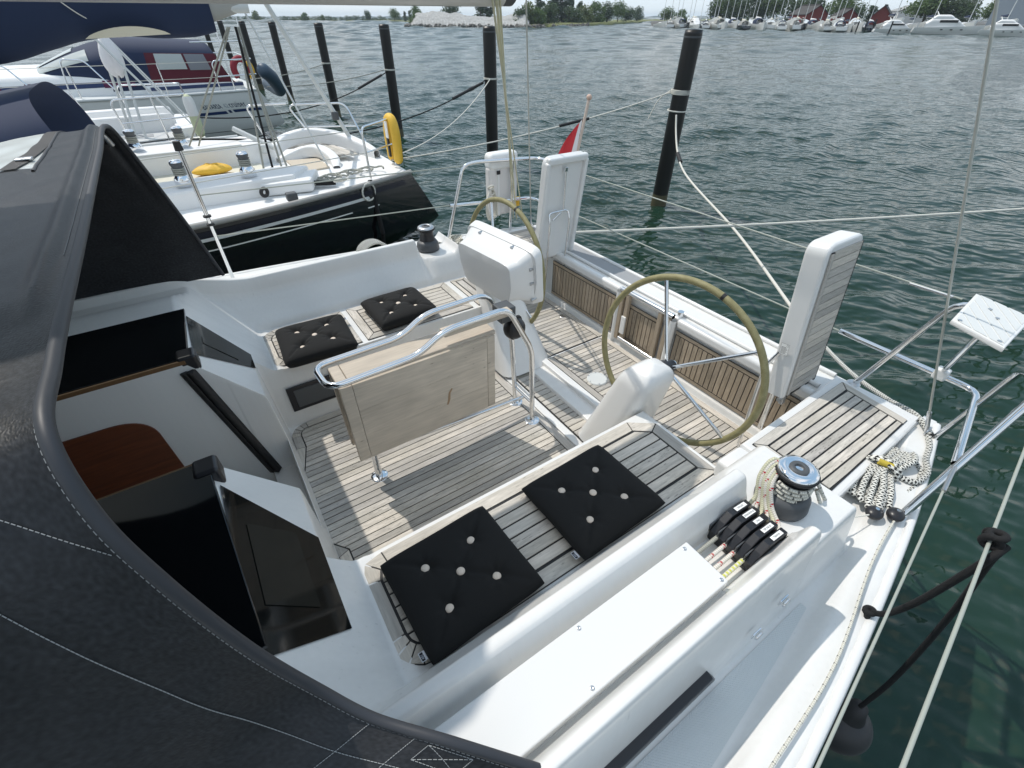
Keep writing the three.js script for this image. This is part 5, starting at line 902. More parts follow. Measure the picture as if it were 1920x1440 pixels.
// --- white sailing boat between the black yacht and the cruiser
{
  const o = thing('white_sailing_boat', 'white sailing boat with diamond non-skid deck lying beyond the black yacht', 'sailing boat');
  const zc = -9.35, hw = (x) => 1.45 * (x < -2 ? Math.pow(clamp((x + 7.5) / 5.5, 0, 1), 0.6) : 1 - 0.05 * (x + 2) - 0.03 * (x + 2) * (x + 2));
  const H = hullMaker({ zc, x0: -7.5, xd: 0.42, xk: 0.62, yk: 0.35, sheer: () => 1.15, hw });
  part(o, 'hull', [H.side(1), H.side(-1), H.transom], M.hullWhite); part(o, 'deck', H.deck(0, 0.99), M.deckWhite);
  part(o, 'nonskid_deck', slab([[-1.2, zc + 0.25], [-0.05, zc + 0.25], [0.2, zc + 0.9], [-1.2, zc + 1.15]], 1.18, 1.195), std({ color: lin(0.70, 0.71, 0.70), roughness: 0.7, bumpMap: nonskidBump, bumpScale: 0.01 }));
  part(o, 'coaming', slab([[-2, zc + 0.1], [-0.1, zc + 0.1], [0.1, zc + 0.24], [-2, zc + 0.24]], 1.15, 1.45, 0.03), M.deckWhite); part(o, 'coaming', slab([[-2, zc - 0.9], [-0.1, zc - 0.9], [0.1, zc - 0.7], [-2, zc - 0.7]], 1.15, 1.45, 0.03), M.deckWhite);
  part(o, 'stern_bench', [slab([[0.05, zc - 0.9], [0.34, zc - 0.8], [0.34, zc + 0.8], [0.05, zc + 0.9]], 1.15, 1.3, 0.03)], M.deckWhite);
  part(o, 'hatch', [slab([[-0.75, zc + 0.45], [-0.3, zc + 0.45], [-0.3, zc + 0.7], [-0.75, zc + 0.7]], 1.19, 1.2, 0.002)], M.nonskidGrey);
  part(o, 'pushpit', [pipe([[-0.6, 1.17, zc + 1.15], [-0.65, 1.78, zc + 1.15], [0.35, 1.78, zc + 0.95], [0.40, 1.78, zc - 0.9], [-0.6, 1.78, zc - 1.1], [-0.55, 1.17, zc - 1.1]], 0.014, 0.1), rod([0.3, 1.17, zc + 0.95], [0.34, 1.78, zc + 0.95], 0.013), rod([-0.1, 1.17, zc + 1.08], [-0.12, 1.78, zc + 1.07], 0.013), pipe([[-0.62, 1.47, zc + 1.15], [0.32, 1.47, zc + 0.95]], 0.012, 0.05), rod([-0.9, 1.17, zc + 1.2], [-1.05, 1.9, zc + 1.2], 0.013)], M.steel);
  part(o, 'gantry_leg', [rod([-0.42, 1.17, zc + 0.8], [-0.30, 2.15, zc + 0.6], 0.02), rod([-0.55, 1.17, zc + 0.7], [-0.42, 2.15, zc + 0.5], 0.02), rod([-0.62, 1.17, zc + 0.2], [-0.5, 2.15, zc + 0.45], 0.02)], M.gelGrey);
  part(o, 'backstay', [rod([0.36, 1.2, zc + 0.5], [-1.5, 4.5, zc], 0.012, 8), rod([0.36, 1.2, zc - 0.5], [-1.5, 4.5, zc], 0.012, 8), rod([0.1, 1.5, zc + 0.9], [-0.9, 3.2, zc + 0.6], 0.016, 8)], M.gelGrey);
  part(o, 'hull_window', H.side(1, 0.28, 0.36, 0.60, 0.80, 0.004, 20, 2), M.blackGlass);
  part(o, 'waterline_skirt', H.side(1, 0.80, 1, 0, 1, 0.003), M.antifoul);
  const cw = oneMesh('covered_outboard', gridSurf((u, v) => { const a = u * Math.PI * 2, s = Math.pow(Math.sin(Math.min(1, v * 1.02) * Math.PI * 0.97 + 0.05), 0.5); return [-0.40 + (0.13 + 0.02 * Math.sin(3 * a)) * s * Math.cos(a) * lerp(1.25, 0.75, v), 2.02 + 0.55 * v + 0.02 * Math.sin(4 * a), zc + 0.55 + 0.14 * s * Math.sin(a) * lerp(1.2, 0.8, v)]; }, 40, 20), M.flagWhite, 'white cloth cover tied over a fitting on a stand, below the navy sail cover', 'cover');
  const fd = thing('long_fender', 'pale yellowish long fender hanging on the rail of the white sailing boat', 'fender', [0.37, 1.18, zc + 1.0]);
  part(fd, 'body', lathe([[0, -0.02], [0.05, 0.0], [0.075, 0.06], [0.078, 0.48], [0.06, 0.56], [0.02, 0.60], [0, 0.60]], 0, 0, 0, 20), std({ color: lin(0.62, 0.66, 0.42), roughness: 0.5 })); part(fd, 'cover_sleeve', lathe([[0.08, 0.30], [0.081, 0.5], [0.06, 0.575]], 0, 0, 0, 20), M.white);
  part(fd, 'lanyard', rod([0, 0.58, 0], [-0.02, 0.62, -0.02], 0.006), M.ropeWhite);
}
// --- white cruiser yacht with burgundy canopy
{
  const o = thing('cruiser_yacht', 'white cruiser yacht with blue stripes and burgundy cockpit canopy behind the other boats', 'sailing yacht');
  const zc = -14.75, hw = (x) => 1.98 * (x < -3 ? Math.pow(clamp((x + 9.5) / 6.5, 0, 1), 0.55) : 1 - 0.006 * (x + 3) * (x + 3));
  const H = hullMaker({ zc, x0: -9.5, xd: 2.15, xk: 2.62, yk: 0.55, sheer: (x) => 1.32 + 0.015 * Math.max(0, -x), hw, tuck: 0.22 });
  part(o, 'hull', [H.side(1), H.side(-1), H.transom], M.hullWhite); part(o, 'deck', H.deck(0, 0.99), M.deckWhite);
  part(o, 'gunwale', sweep(new THREE.CatmullRomCurve3(Array.from({ length: 30 }, (_, i) => { const p = H.P(0.3 + 0.7 * i / 29, 0.0, 1); return V(p[0], p[1] + 0.01, p[2]); })), 0.03, 80, 8), M.gelGrey);
  const U = (x) => (x + 9.5) / 11.65;
  part(o, 'blue_stripe', [H.side(1, 0.245, 0.285, U(-3.5), U(1.05), 0.005, 40, 2), H.side(1, 0.235, 0.275, U(1.10), U(1.16), 0.005, 4, 2), H.side(1, 0.235, 0.272, U(1.21), U(1.85), 0.005, 8, 2)], M.blueStripe);
  part(o, 'knuckle_line', H.side(1, 0.53, 0.538, U(-4), U(2.1), 0.005, 40, 1), M.greyPlastic);
  part(o, 'waterline_skirt', [H.side(1, 0.80, 1, 0, 1, 0.003), H.side(-1, 0.80, 1, 0, 1, 0.003)], M.antifoul);
  const c = document.createElement('canvas'); c.width = 1024; c.height = 128; const x = c.getContext('2d'); x.fillStyle = '#d3d5d1'; x.fillRect(0, 0, 1024, 128); x.fillStyle = '#1d2740'; x.font = 'bold 96px sans-serif'; x.fillText('BAVARIA', 6, 102, 450); x.fillStyle = '#9aa0a8'; x.font = 'bold 92px sans-serif'; x.fillText('42', 462, 100, 110); x.fillStyle = '#1d2740'; x.font = 'bold 110px sans-serif'; x.fillText('cruiser', 580, 100, 430);
  const t = new THREE.CanvasTexture(c); t.colorSpace = THREE.SRGBColorSpace;
  const tg = gridSurf((a, b) => H.P(lerp(U(0.62), U(1.66), a), lerp(0.228, 0.115, b), 1, 0.006), 8, 2);
  part(o, 'name_lettering', tg, phy({ map: t, roughness: 0.3, clearcoat: 0.6, clearcoatRoughness: 0.1, side: THREE.DoubleSide }), 'lettering on the topsides');
  // coachroof with blue band and tinted windows
  const roof = (k0, k1, x0, x1, off = 0) => gridSurf((a, b) => { const xx = lerp(x0, x1, a), hh = 0.56 * ss(-6.2, -3.2, xx), w = 1.25 * Math.pow(ss(-7, -3, xx), 0.4) + off, q = lerp(k0, k1, b); const ang = q * Math.PI; return [xx, 1.32 + Math.pow(Math.sin(ang), 0.5) * hh + off * 0.5, zc + Math.sign(Math.cos(ang)) * Math.pow(Math.abs(Math.cos(ang)), 0.45) * w]; }, 40, 30);
  part(o, 'coachroof', roof(0, 1, -6.2, 0.4), M.deckWhite); part(o, 'roof_band', roof(0.035, 0.085, -4.5, -0.15, 0.006), M.blueStripe);
  for (const [a, b] of [[-2.3, -1.85], [-0.95, -0.35], [-3.6, -2.7]]) part(o, 'cabin_window', roof(0.03, 0.10, a, b, 0.012), phy({ color: lin(0.10, 0.02, 0.06), roughness: 0.1 }));
  part(o, 'side_moulding', H.deck(0.01, 1.0), M.nonskid);
  part(o, 'coaming', slab([[-0.2, zc + 0.9], [1.9, zc + 0.85], [1.9, zc + 1.25], [-0.2, zc + 1.35]], 1.3, 1.5, 0.05), M.deckWhite); part(o, 'coaming', slab([[-0.2, zc - 1.35], [1.9, zc - 1.25], [1.9, zc - 0.85], [-0.2, zc - 0.9]], 1.3, 1.5, 0.05), M.deckWhite);
  part(o, 'coaming_stripe', slab([[-0.1, zc + 1.36], [1.9, zc + 1.262], [1.9, zc + 1.27], [-0.1, zc + 1.372]], 1.40, 1.47), M.blueStripe);
  // spray hood and cockpit tent
  const hood = gridSurf((u, v) => { const a = v * Math.PI, k = ss(0, 1, u), xx = lerp(-2.55, -0.5, u); return [xx, 1.62 + Math.pow(Math.sin(a), 0.5) * lerp(0.08, 0.72, Math.pow(k, 0.7)), zc + Math.cos(a) * lerp(1.05, 1.25, u)]; }, 24, 36);
  part(o, 'spray_hood', hood, M.navy, 'navy spray hood with clear windows');
  const pane = (u0, u1, v0, v1) => gridSurf((p, q) => { const u = lerp(u0, u1, p), v = lerp(v0, v1, q), a = v * Math.PI, k = ss(0, 1, u), xx = lerp(-2.55, -0.5, u); return [xx - 0.01, 1.635 + Math.pow(Math.sin(a), 0.5) * lerp(0.08, 0.72, Math.pow(k, 0.7)), zc + Math.cos(a) * (lerp(1.05, 1.25, u) + 0.01)]; }, 10, 10);
  for (const [a, b, d, e] of [[0.12, 0.75, 0.10, 0.26], [0.15, 0.62, 0.32, 0.46], [0.15, 0.62, 0.52, 0.7]]) part(o, 'hood_window', pane(a, b, d, e), M.clearVinyl);
  const tent = (u0, u1, v0, v1, off = 0) => gridSurf((p, q) => { const u = lerp(u0, u1, p), v = lerp(v0, v1, q), a = v * Math.PI, xx = lerp(-0.55, 1.55, u); const hh = lerp(0.98, 0.86, u) * (u > 0.93 ? lerp(1, 0.05, (u - 0.93) / 0.07) : 1); return [xx + 0.55 * (1 - Math.pow(Math.sin(a), 0.5)) * (u - 0.5), 1.42 + Math.pow(Math.sin(a), 0.42) * hh + off * 0.3, zc + Math.sign(Math.cos(a)) * Math.pow(Math.abs(Math.cos(a)), 0.5) * (1.25 + off)]; }, 30, 24);
  part(o, 'canopy_roof', tent(0, 1, 0.16, 0.84), M.navy, 'navy canopy roof'); part(o, 'canopy_side', [tent(0.30, 1, 0.0, 0.16), tent(0, 1, 0.84, 1)], M.burgundy, 'burgundy canopy side'); part(o, 'canopy_front', tent(0, 0.30, 0.0, 0.16), M.navy);
  part(o, 'canopy_window', tent(0.38, 0.62, 0.035, 0.15, 0.012), M.clearVinyl); part(o, 'canopy_window', tent(0.64, 0.82, 0.03, 0.15, 0.012), phy({ color: lin(0.18, 0.19, 0.21), roughness: 0.3 }));
  part(o, 'horseshoe_cover', new THREE.TorusGeometry(0.22, 0.075, 10, 24, 4.4).rotateZ(-0.6).rotateY(0.5).translate(1.98, 1.72, zc + 1.15), std({ color: lin(0.26, 0.02, 0.035), roughness: 0.7 }));
  part(o, 'pushpit', [pipe([[1.3, 1.34, zc + 1.75], [1.3, 1.95, zc + 1.75], [2.2, 1.95, zc + 1.55], [2.25, 1.95, zc - 1.5], [1.3, 1.95, zc - 1.75], [1.3, 1.34, zc - 1.75]], 0.016, 0.12), pipe([[1.3, 1.64, zc + 1.75], [2.22, 1.64, zc + 1.55], [2.24, 1.64, zc + 0.6]], 0.014, 0.06), rod([2.1, 1.34, zc + 1.55], [2.15, 2.75, zc + 1.55], 0.016), rod([1.62, 1.34, zc + 1.7], [1.62, 2.6, zc + 1.66], 0.016), pipe([[2.12, 2.3, zc + 1.55], [1.0, 2.3, zc + 1.68]], 0.014, 0.05)], M.steel);
  for (const xx of [-3.2, -1.4, 0.2]) { part(o, 'stanchion', rod([xx, 1.34, zc + 1.88], [xx, 1.95, zc + 1.88], 0.014), M.steel); }
  part(o, 'lifeline', [rod([1.3, 1.93, zc + 1.75], [-4, 1.95, zc + 1.9], 0.006, 6), rod([1.3, 1.63, zc + 1.75], [-4, 1.65, zc + 1.9], 0.006, 6)], M.wire);
  part(o, 'grab_rail', [pipe([[-3.0, 1.5, zc + 1.35], [-2.9, 2.0, zc + 1.3], [-2.45, 1.98, zc + 1.35], [-2.05, 1.36, zc + 1.5]], 0.016, 0.1), pipe([[-1.6, 1.5, zc + 1.35], [-1.5, 2.05, zc + 1.3], [-1.1, 2.02, zc + 1.35], [-0.7, 1.36, zc + 1.5]], 0.016, 0.1)], M.steel);
  part(o, 'yellow_line', new THREE.TorusGeometry(0.11, 0.03, 8, 20).scale(0.7, 1.4, 1).translate(2.12, 1.72, zc + 1.5), M.yellow);
  const din = thing('stern_dinghy', 'grey-blue covered dinghy slung at the stern of the cruiser yacht', 'dinghy', [2.52, 1.42, zc + 0.7]);
  part(din, 'tube', sweep(new THREE.CatmullRomCurve3([V(-0.15, 0.30, 1.15), V(0.0, 0.16, 1.0), V(0.2, -0.14, 0.55), V(0.25, -0.18, -1.2)]), 0.16, 40, 16), std({ color: lin(0.055, 0.09, 0.13), roughness: 0.5 })); part(din, 'bow_cap', new THREE.SphereGeometry(0.16, 20, 14).translate(-0.15, 0.30, 1.15), std({ color: lin(0.055, 0.09, 0.13), roughness: 0.5 }));
}

// ------------------------------------------------------------------ water
{
  const W = []; seed = 4242;
  for (const [lam, n, st] of [[90, 6, 0.05], [56, 6, 0.05], [35, 6, 0.05], [22, 6, 0.048], [13.5, 6, 0.045], [8.5, 6, 0.042], [5.4, 6, 0.036], [3.4, 5, 0.018], [2.3, 5, 0.022], [1.55, 6, 0.024], [1.05, 8, 0.032], [0.72, 8, 0.042], [0.5, 8, 0.052], [0.35, 8, 0.056], [0.25, 8, 0.056], [0.17, 7, 0.05], [0.12, 6, 0.045]])
    for (let i = 0; i < n; i++) { const l = lam * rr(0.85, 1.18), k = 2 * Math.PI / l, a = 2.05 + rr(-1.15, 1.15); W.push([k * Math.cos(a), k * Math.sin(a), rr(0, 6.28), st / k, l]); }
  const ang = []; for (let b = -4; b < 126; b += 0.3) ang.push(b); for (let b = 126; b <= 356.01; b += 2.5) ang.push(b);
  const rs = [0.02]; for (let r = 0.4; r < 2600; r *= 1.0066) rs.push(r);
  const pos = [], uv = [], idx = [], na = ang.length;
  const X0 = 0, Z0 = 1.74;
  for (const r of rs) {
    const cut = 3.6 * r * 0.0066;
    for (const b of ang) {
      const x = X0 + r * Math.cos(b * Math.PI / 180), z = Z0 - r * Math.sin(b * Math.PI / 180); let y = 0;
      if (r < 2500) {
        const lee = lerp(0.75, 1, ss(2.0, 7.5, Math.hypot(x - 0.5, z - 2.2)));
        const pat = 0.85 + 0.55 * noise3.noise(x * 0.16, 3, z * 0.16) + 0.7 * noise3.noise(x * 0.045, 7, z * 0.045);
        for (const [kx, kz, ph, A, l] of W) { const att = ss(cut, cut * 1.5, l) * (l > 3 ? 1 - ss(3.2, 5.2, l / cut) : 1); if (att <= 0) continue; const s = Math.sin(kx * x + kz * z + ph); y += A * att * (l < 1.5 ? lee * pat : lerp(1, lee, 0.5)) * (s + 0.28 * (2 * s * s - 1) * Math.sign(1)) ; }
      }
      pos.push(x, y, z); uv.push(x / 5.3, z / 5.3);
    }
  }
  for (let i = 0; i < rs.length - 1; i++) for (let j = 0; j < na - 1; j++) { const a = i * na + j, c = a + na; idx.push(a, c, a + 1, c, c + 1, a + 1); }
  const g = new THREE.BufferGeometry(); g.setAttribute('position', new THREE.Float32BufferAttribute(pos, 3)); g.setAttribute('uv', new THREE.Float32BufferAttribute(uv, 2)); g.setIndex(idx); g.computeVertexNormals();
  // small ripples as fine relief (tiling sum of waves)
  const waves = []; for (let i = 0; i < 70; i++) { const m = Math.round(rr(12, 56)), a = 2.05 + rr(-0.9, 0.9); const fu = Math.round(m * Math.cos(a)), fv = Math.round(m * Math.sin(a)); if (!fu && !fv) continue; waves.push([fu, fv, rr(0, 6.28), 1 / Math.pow(Math.hypot(fu, fv), 1.15)]); }
  const bump = dataTex(1024, 1024, (u, v) => { let s = 0; for (const [fu, fv, p, A] of waves) { const q = Math.sin(2 * Math.PI * (fu * u + fv * v) + p); s += A * (q + 0.3 * q * q); } s = 0.5 + s * 0.75; return [s, s, s]; }, false);
  structure('water', g, phy({ color: lin(0.013, 0.034, 0.022), roughness: 0.085, ior: 1.33, bumpMap: bump, bumpScale: 0.04 }));
}
// ------------------------------------------------------------------ far shores
const polar = (b, r) => [r * Math.cos(b * Math.PI / 180), 1.74 - r * Math.sin(b * Math.PI / 180)];
const noiseTex = (a, b, f, s) => dataTex(512, 512, (u, v) => { const n = tn(u, v, f, f, s) * 0.5 + tn(u, v, f * 4, f * 4, s + 3) * 0.5 + tn(u, v, f * 14, f * 14, s + 6) * 0.4 + 0.5; return [lerp(a[0], b[0], n), lerp(a[1], b[1], n), lerp(a[2], b[2], n)]; });
M.grass = std({ map: noiseTex([0.30, 0.33, 0.17], [0.52, 0.52, 0.30], 8, 1), roughness: 0.95 });
M.sand = std({ map: noiseTex([0.56, 0.53, 0.46], [0.74, 0.71, 0.64], 8, 2), roughness: 0.95 });
M.rubble = std({ map: noiseTex([0.48, 0.48, 0.47], [0.80, 0.80, 0.79], 14, 4), roughness: 0.95 });
M.stone = std({ color: lin(0.13, 0.125, 0.115), roughness: 0.9 });
M.quay = std({ color: lin(0.10, 0.095, 0.085), roughness: 0.9 });
function shore(name, line, back, edge, lift, m, uvk = 0.05) { // line: [bearing, range] along the water; land slopes up behind it
  return structure(name, gridSurf((u, v) => {
    const k = u * (line.length - 1), i = Math.min(line.length - 2, Math.floor(k)), f = k - i, b = lerp(line[i][0], line[i + 1][0], f), r = lerp(line[i][1], line[i + 1][1], f) + (fbm(k * 3.1, 2, 1, 3) * edge);
    const rr2 = r + Math.pow(v, 2) * back, [x, z] = polar(b, rr2); return [x, -0.3 + (0.3 + lift) * ss(0, 0.28, v) + 0.5 * lift * fbm(x * 0.05, 1, z * 0.05, 3) * v, z];
  }, line.length * 12, 30, (u, v) => [u * line.length * 3, v * back * uvk]), m);
}
shore('beach', [[88, 560], [79.3, 500], [74, 450], [69, 350], [60, 345], [50, 340], [40, 330]], 14, 6, 0.45, M.sand);
shore('far_land', [[88, 572], [79.3, 510], [74, 461], [69, 361], [60, 356], [50, 352], [40, 342], [34, 335]], 500, 4, 1.0, M.grass);
shore('headland', [[66.2, 212], [64, 205], [60, 193], [56, 186], [54.4, 187], [52, 196], [49.2, 218], [46.5, 262], [44.3, 320], [42.8, 350]], 60, 5, 0.9, M.grass);
shore('marina_quay', [[43, 230], [40, 205], [36, 190], [32, 182], [28, 178], [24, 172], [20, 168], [14, 163], [4, 165]], 260, 1, 0.9, M.quay);
structure('rubble_bank', gridSurf((u, v) => {
  const b = lerp(67, 54.8, u), r = lerp(213, 188, u) - 6 + v * 26, [x, z] = polar(b, r);
  const h = Math.sin(Math.min(1, v * 1.0) * Math.PI) * (2.6 + 1.6 * Math.sin(u * 5.2 + 0.4) * 0.5 + 1.3 * ss(0.65, 0.95, u) + 0.5 * ss(0.0, 0.2, u)) * ss(0, 0.10, u) * (1 - 0.6 * ss(0.96, 1, u));
  return [x, -0.3 + 0.4 * ss(0, 0.1, v) + h + 1.1 * fbm(x * 0.22, 1, z * 0.22, 5) * ss(0, 0.25, v), z];
}, 120, 30, (u, v) => [u * 6, v * 1.5]), M.rubble);
{ // riprap along the headland
  seed = 99; const g = new THREE.DodecahedronGeometry(1, 0), n = 420, im = new THREE.InstancedMesh(g, M.stone, n), m4 = new THREE.Matrix4(), q = new THREE.Quaternion(), e = new THREE.Euler();
  for (let i = 0; i < n; i++) { const t = rnd(), b = lerp(67, 49, t), r = (b > 55 ? lerp(211, 187, (67 - b) / 12) : lerp(187, 218, (55 - b) / 6)) - rr(-1, 6), [x, z] = polar(b, r), s = rr(0.25, 0.75); e.set(rr(0, 6), rr(0, 6), rr(0, 6)); q.setFromEuler(e); m4.compose(V(x, rr(-0.1, 0.45), z), q, V(s * rr(0.8, 1.5), s, s)); im.setMatrixAt(i, m4); const k = rr(0.6, 1.7); im.setColorAt(i, lin(k, k * 0.98, k * 0.95)); }
  im.name = 'riprap_stones'; im.userData = { kind: 'stuff', label: 'dark boulders edging the rubble bank', category: 'stones' }; im.castShadow = im.receiveShadow = true; scene.add(im);
}
// ---- trees
const leafMat = (r, g, b) => phy({ color: lin(r, g, b), roughness: 1, transmission: 0.4, thickness: 0, side: THREE.DoubleSide });
const leaves = [leafMat(0.085, 0.145, 0.035), leafMat(0.050, 0.090, 0.030), leafMat(0.13, 0.17, 0.050), leafMat(0.060, 0.10, 0.042)];
const bark = std({ color: lin(0.09, 0.07, 0.05), roughness: 0.95 });
function crownGeo(w, h, y0, n, kind, sd) { // unit-scaled crown: leaf clumps through an uneven volume
  seed = sd; const pos = [], clumps = [];
  const nc = kind === 'poplar' ? 26 : 22;
  for (let i = 0; i < nc; i++) { const t = rnd(), a = rr(0, 6.28), prof = kind === 'poplar' ? 0.35 + 0.65 * Math.sin(Math.pow(t, 0.8) * Math.PI) : kind === 'bush' ? Math.sqrt(Math.max(0, 1 - t * t * 0.9)) : Math.sin(Math.PI * lerp(0.18, 0.95, t)); const rad = Math.sqrt(rnd()) * prof * w * 0.5 * 0.8; clumps.push([Math.cos(a) * rad, y0 + t * (h - y0) * 0.92, Math.sin(a) * rad, rr(0.22, 0.36) * (kind === 'poplar' ? w : Math.min(w, h))]); }
  for (let i = 0; i < n; i++) {
    const c = clumps[Math.floor(rnd() * clumps.length)], th = rr(0, 6.28), ph = Math.acos(rr(-1, 1)), rd = c[3] * Math.pow(rnd(), 0.4);
    const p = [c[0] + rd * Math.sin(ph) * Math.cos(th), c[1] + rd * Math.cos(ph) * 0.85, c[2] + rd * Math.sin(ph) * Math.sin(th)], s = rr(0.03, 0.065) * Math.max(w, h * 0.7);
    const d = () => [rr(-1, 1) * s, rr(-1, 1) * s, rr(-1, 1) * s]; for (let k = 0; k < 3; k++) { const e = d(); pos.push(p[0] + e[0], Math.max(0.02, p[1] + e[1]), p[2] + e[2]); }
  }
  const g = new THREE.BufferGeometry(); g.setAttribute('position', new THREE.Float32BufferAttribute(pos, 3)); g.computeVertexNormals(); return g;
}
function trunkGeo(h, r) { return mergeGeometries([rod([0, -0.05, 0], [0.01, h * 0.75, 0.0], r, 7, r * 0.35), rod([0, h * 0.35, 0], [h * 0.16, h * 0.62, h * 0.05], r * 0.5, 5, r * 0.2), rod([0, h * 0.42, 0], [-h * 0.15, h * 0.68, -h * 0.06], r * 0.5, 5, r * 0.2)]); }
const kinds = {
  round: [0, 1, 2].map((i) => [crownGeo(0.9, 1, 0.22, 2600, 'round', 11 + i), trunkGeo(0.9, 0.03), leaves[[0, 1, 3][i]]]),
  poplar: [0, 1].map((i) => [crownGeo(0.32, 1, 0.08, 2200, 'poplar', 31 + i), trunkGeo(0.95, 0.02), leaves[[1, 3][i]]]),
  bush: [0, 1, 2].map((i) => [crownGeo(1.5, 1, 0.02, 2400, 'bush', 51 + i), trunkGeo(0.5, 0.03), leaves[[2, 0, 1][i]]]),
};
function tree(kind, v, b, r, h, wide, label, group) {
  const [cg, tg, lm] = kinds[kind][v], [x, z] = polar(b, r), o = thing(kind === 'bush' ? 'bush' : kind === 'poplar' ? 'poplar_tree' : 'broadleaf_tree', label, kind === 'bush' ? 'bush' : 'tree', [x, 0.35, z], group);
  o.scale.set(h * wide, h, h * wide); o.rotation.y = (b * 37 + r) % 6.28; part(o, 'crown', cg, lm); part(o, 'trunk', tg, bark);
}
seed = 500;
// far left shore
const gFar = 'lone trees on the far left shore';
[[80.2, 470, 5.5, 'bush', 0.9, 'low round tree at the far left end of the shore'], [76.1, 455, 4.6, 'bush', 1.0, 'low dark shrub right of the black pile tops on the far shore'], [74.5, 452, 3.4, 'bush', 0.8, 'small bush on the far shore between the low shrub and the ragged tree'], [70.4, 385, 7.0, 'round', 0.7, 'ragged leaning tree on the far shore'], [67.9, 380, 6.6, 'round', 1.15, 'full round tree on the far shore left of the young poplars'], [66.9, 378, 5.4, 'poplar', 1.4, 'young poplar left of its pair on the far shore'], [66.4, 378, 6.0, 'poplar', 1.2, 'young poplar right of its pair on the far shore'], [65.6, 376, 4.2, 'poplar', 1.2, 'shortest young poplar on the far shore']].forEach(([b, r, h, k, w, l], i) => tree(k, i % 2, b, r, h, w, l, gFar));
{ // hedge belts that read as one mass
  const g = []; seed = 321;
  for (let i = 0; i < 90; i++) { const b = lerp(87, 62, i / 89) + rr(-0.2, 0.2), r = b > 74 ? lerp(535, 455, (87 - b) / 13) : lerp(455, 385, (74 - b) / 12), [x, z] = polar(b, r + rr(0, 12)), s = rr(1.7, 3.0); const c = kinds.bush[i % 3][0].clone(); c.scale(s * 1.5, s, s * 1.5); c.rotateY(rr(0, 6)); c.translate(x, 0.5, z); const keep = c.attributes.position.array.slice(0, 700 * 9); const cc = new THREE.BufferGeometry(); cc.setAttribute('position', new THREE.Float32BufferAttribute(keep, 3)); cc.computeVertexNormals(); g.push(cc); }
  const o = new THREE.Mesh(mergeGeometries(g), leaves[3]); o.name = 'shrub_belt'; o.userData = { kind: 'stuff', label: 'low green shrub belt along the far shore', category: 'shrubs' }; o.castShadow = o.receiveShadow = true; scene.add(o);
}
// headland
const gHead = 'trees and bushes on the headland';
seed = 610;
[[65.8, 219, 4.6, 'round', 0.75, 'leaning green tree at the left end of the rubble bank'], [66.1, 214, 2.2, 'bush', 1, 'low green bush at the foot of the rubble bank'],
  [62.6, 238, 6.4, 'round', 1.1, 'dark tree behind the middle of the rubble bank'], [59.6, 236, 6.6, 'poplar', 2.0, 'broad poplar behind the rubble bank by the boom end'], [58.8, 238, 6.8, 'poplar', 1.8, 'second broad poplar behind the rubble bank'],
  [55.6, 192, 3.6, 'bush', 1.0, 'dark bush at the right foot of the rubble bank'], [54.9, 196, 4.4, 'bush', 0.9, 'light green bush on top of the headland point'], [54.0, 196, 3.4, 'bush', 1.1, 'dark wide bush right of the headland point'], [52.9, 210, 4.5, 'bush', 1.0, 'yellow-green bush behind the wide dark bush'], [53.9, 232, 8.2, 'poplar', 1.3, 'poplar standing alone above the headland point'], [52.4, 240, 9.2, 'poplar', 1.9, 'tallest poplar of the headland clump'], [51.6, 242, 8.6, 'poplar', 1.7, 'poplar right of the tallest one'], [50.9, 244, 7.2, 'poplar', 1.2, 'slim poplar right of the headland clump'], [49.9, 250, 6.0, 'poplar', 1.5, 'short poplar on the right of the headland'],
  [50.6, 236, 4.2, 'bush', 1.2, 'light bush in the middle of the headland hedge'], [49.4, 244, 4.4, 'bush', 1.1, 'green bush above the reed edge'], [48.3, 262, 5.4, 'bush', 1.0, 'dark bush above the reed edge'], [47.2, 272, 6.2, 'round', 1.2, 'round green tree over the reed edge'], [46.2, 290, 6.4, 'round', 1.1, 'dark round tree toward the inlet'], [45.4, 310, 6.0, 'round', 1.2, 'round tree nearest the inlet'], [44.4, 335, 5.6, 'round', 1.2, 'farthest round tree by the inlet']].forEach(([b, r, h, k, w, l], i) => tree(k, i % (k === 'poplar' ? 2 : 3), b, r, h * 1.3, w, l, gHead));
// behind the marina
const gMar = 'trees behind the marina'; seed = 720;
[[41.6, 250, 5.5, 'round', 1.3, 'low tree behind the left end of the marina'], [40.4, 262, 4.6, 'bush', 1, 'bush behind the motor cruiser flybridge'], [37.2, 232, 8.5, 'round', 1.0, 'left tree of the big green clump behind the masts'], [36.2, 230, 11, 'round', 1.0, 'tall dark tree behind the masts'], [35.2, 226, 10, 'round', 1.1, 'dark spreading tree behind the masts'], [33.6, 222, 10.5, 'round', 1.1, 'bright green tree behind the masts'], [32.4, 220, 10, 'round', 1.0, 'green tree left of the long red shed'], [30.6, 224, 10, 'round', 1.2, 'dark tree above the long red shed'], [29.2, 226, 9.5, 'round', 1.1, 'tree rising over the long red shed roof'], [27.2, 220, 8.8, 'round', 1.2, 'yellow-green tree right of the long red shed'], [26.2, 216, 7, 'round', 1.1, 'small tree between the red sheds'], [24.9, 196, 5.2, 'poplar', 2.0, 'conical evergreen left of the red gable'], [21.2, 196, 8.4, 'round', 1.3, 'broad bright green tree above the white motor yacht'], [19.8, 198, 9.2, 'round', 1.3, 'broad bright green tree right of the motor yacht bridge'], [18.6, 230, 9, 'round', 0.9, 'dark tree far right by the masts'], [17.0, 214, 6.5, 'round', 1.2, 'dark tree at the right edge']].forEach(([b, r, h, k, w, l], i) => tree(k, k === 'poplar' ? 0 : i % 3, b, r, h, w, l, gMar));
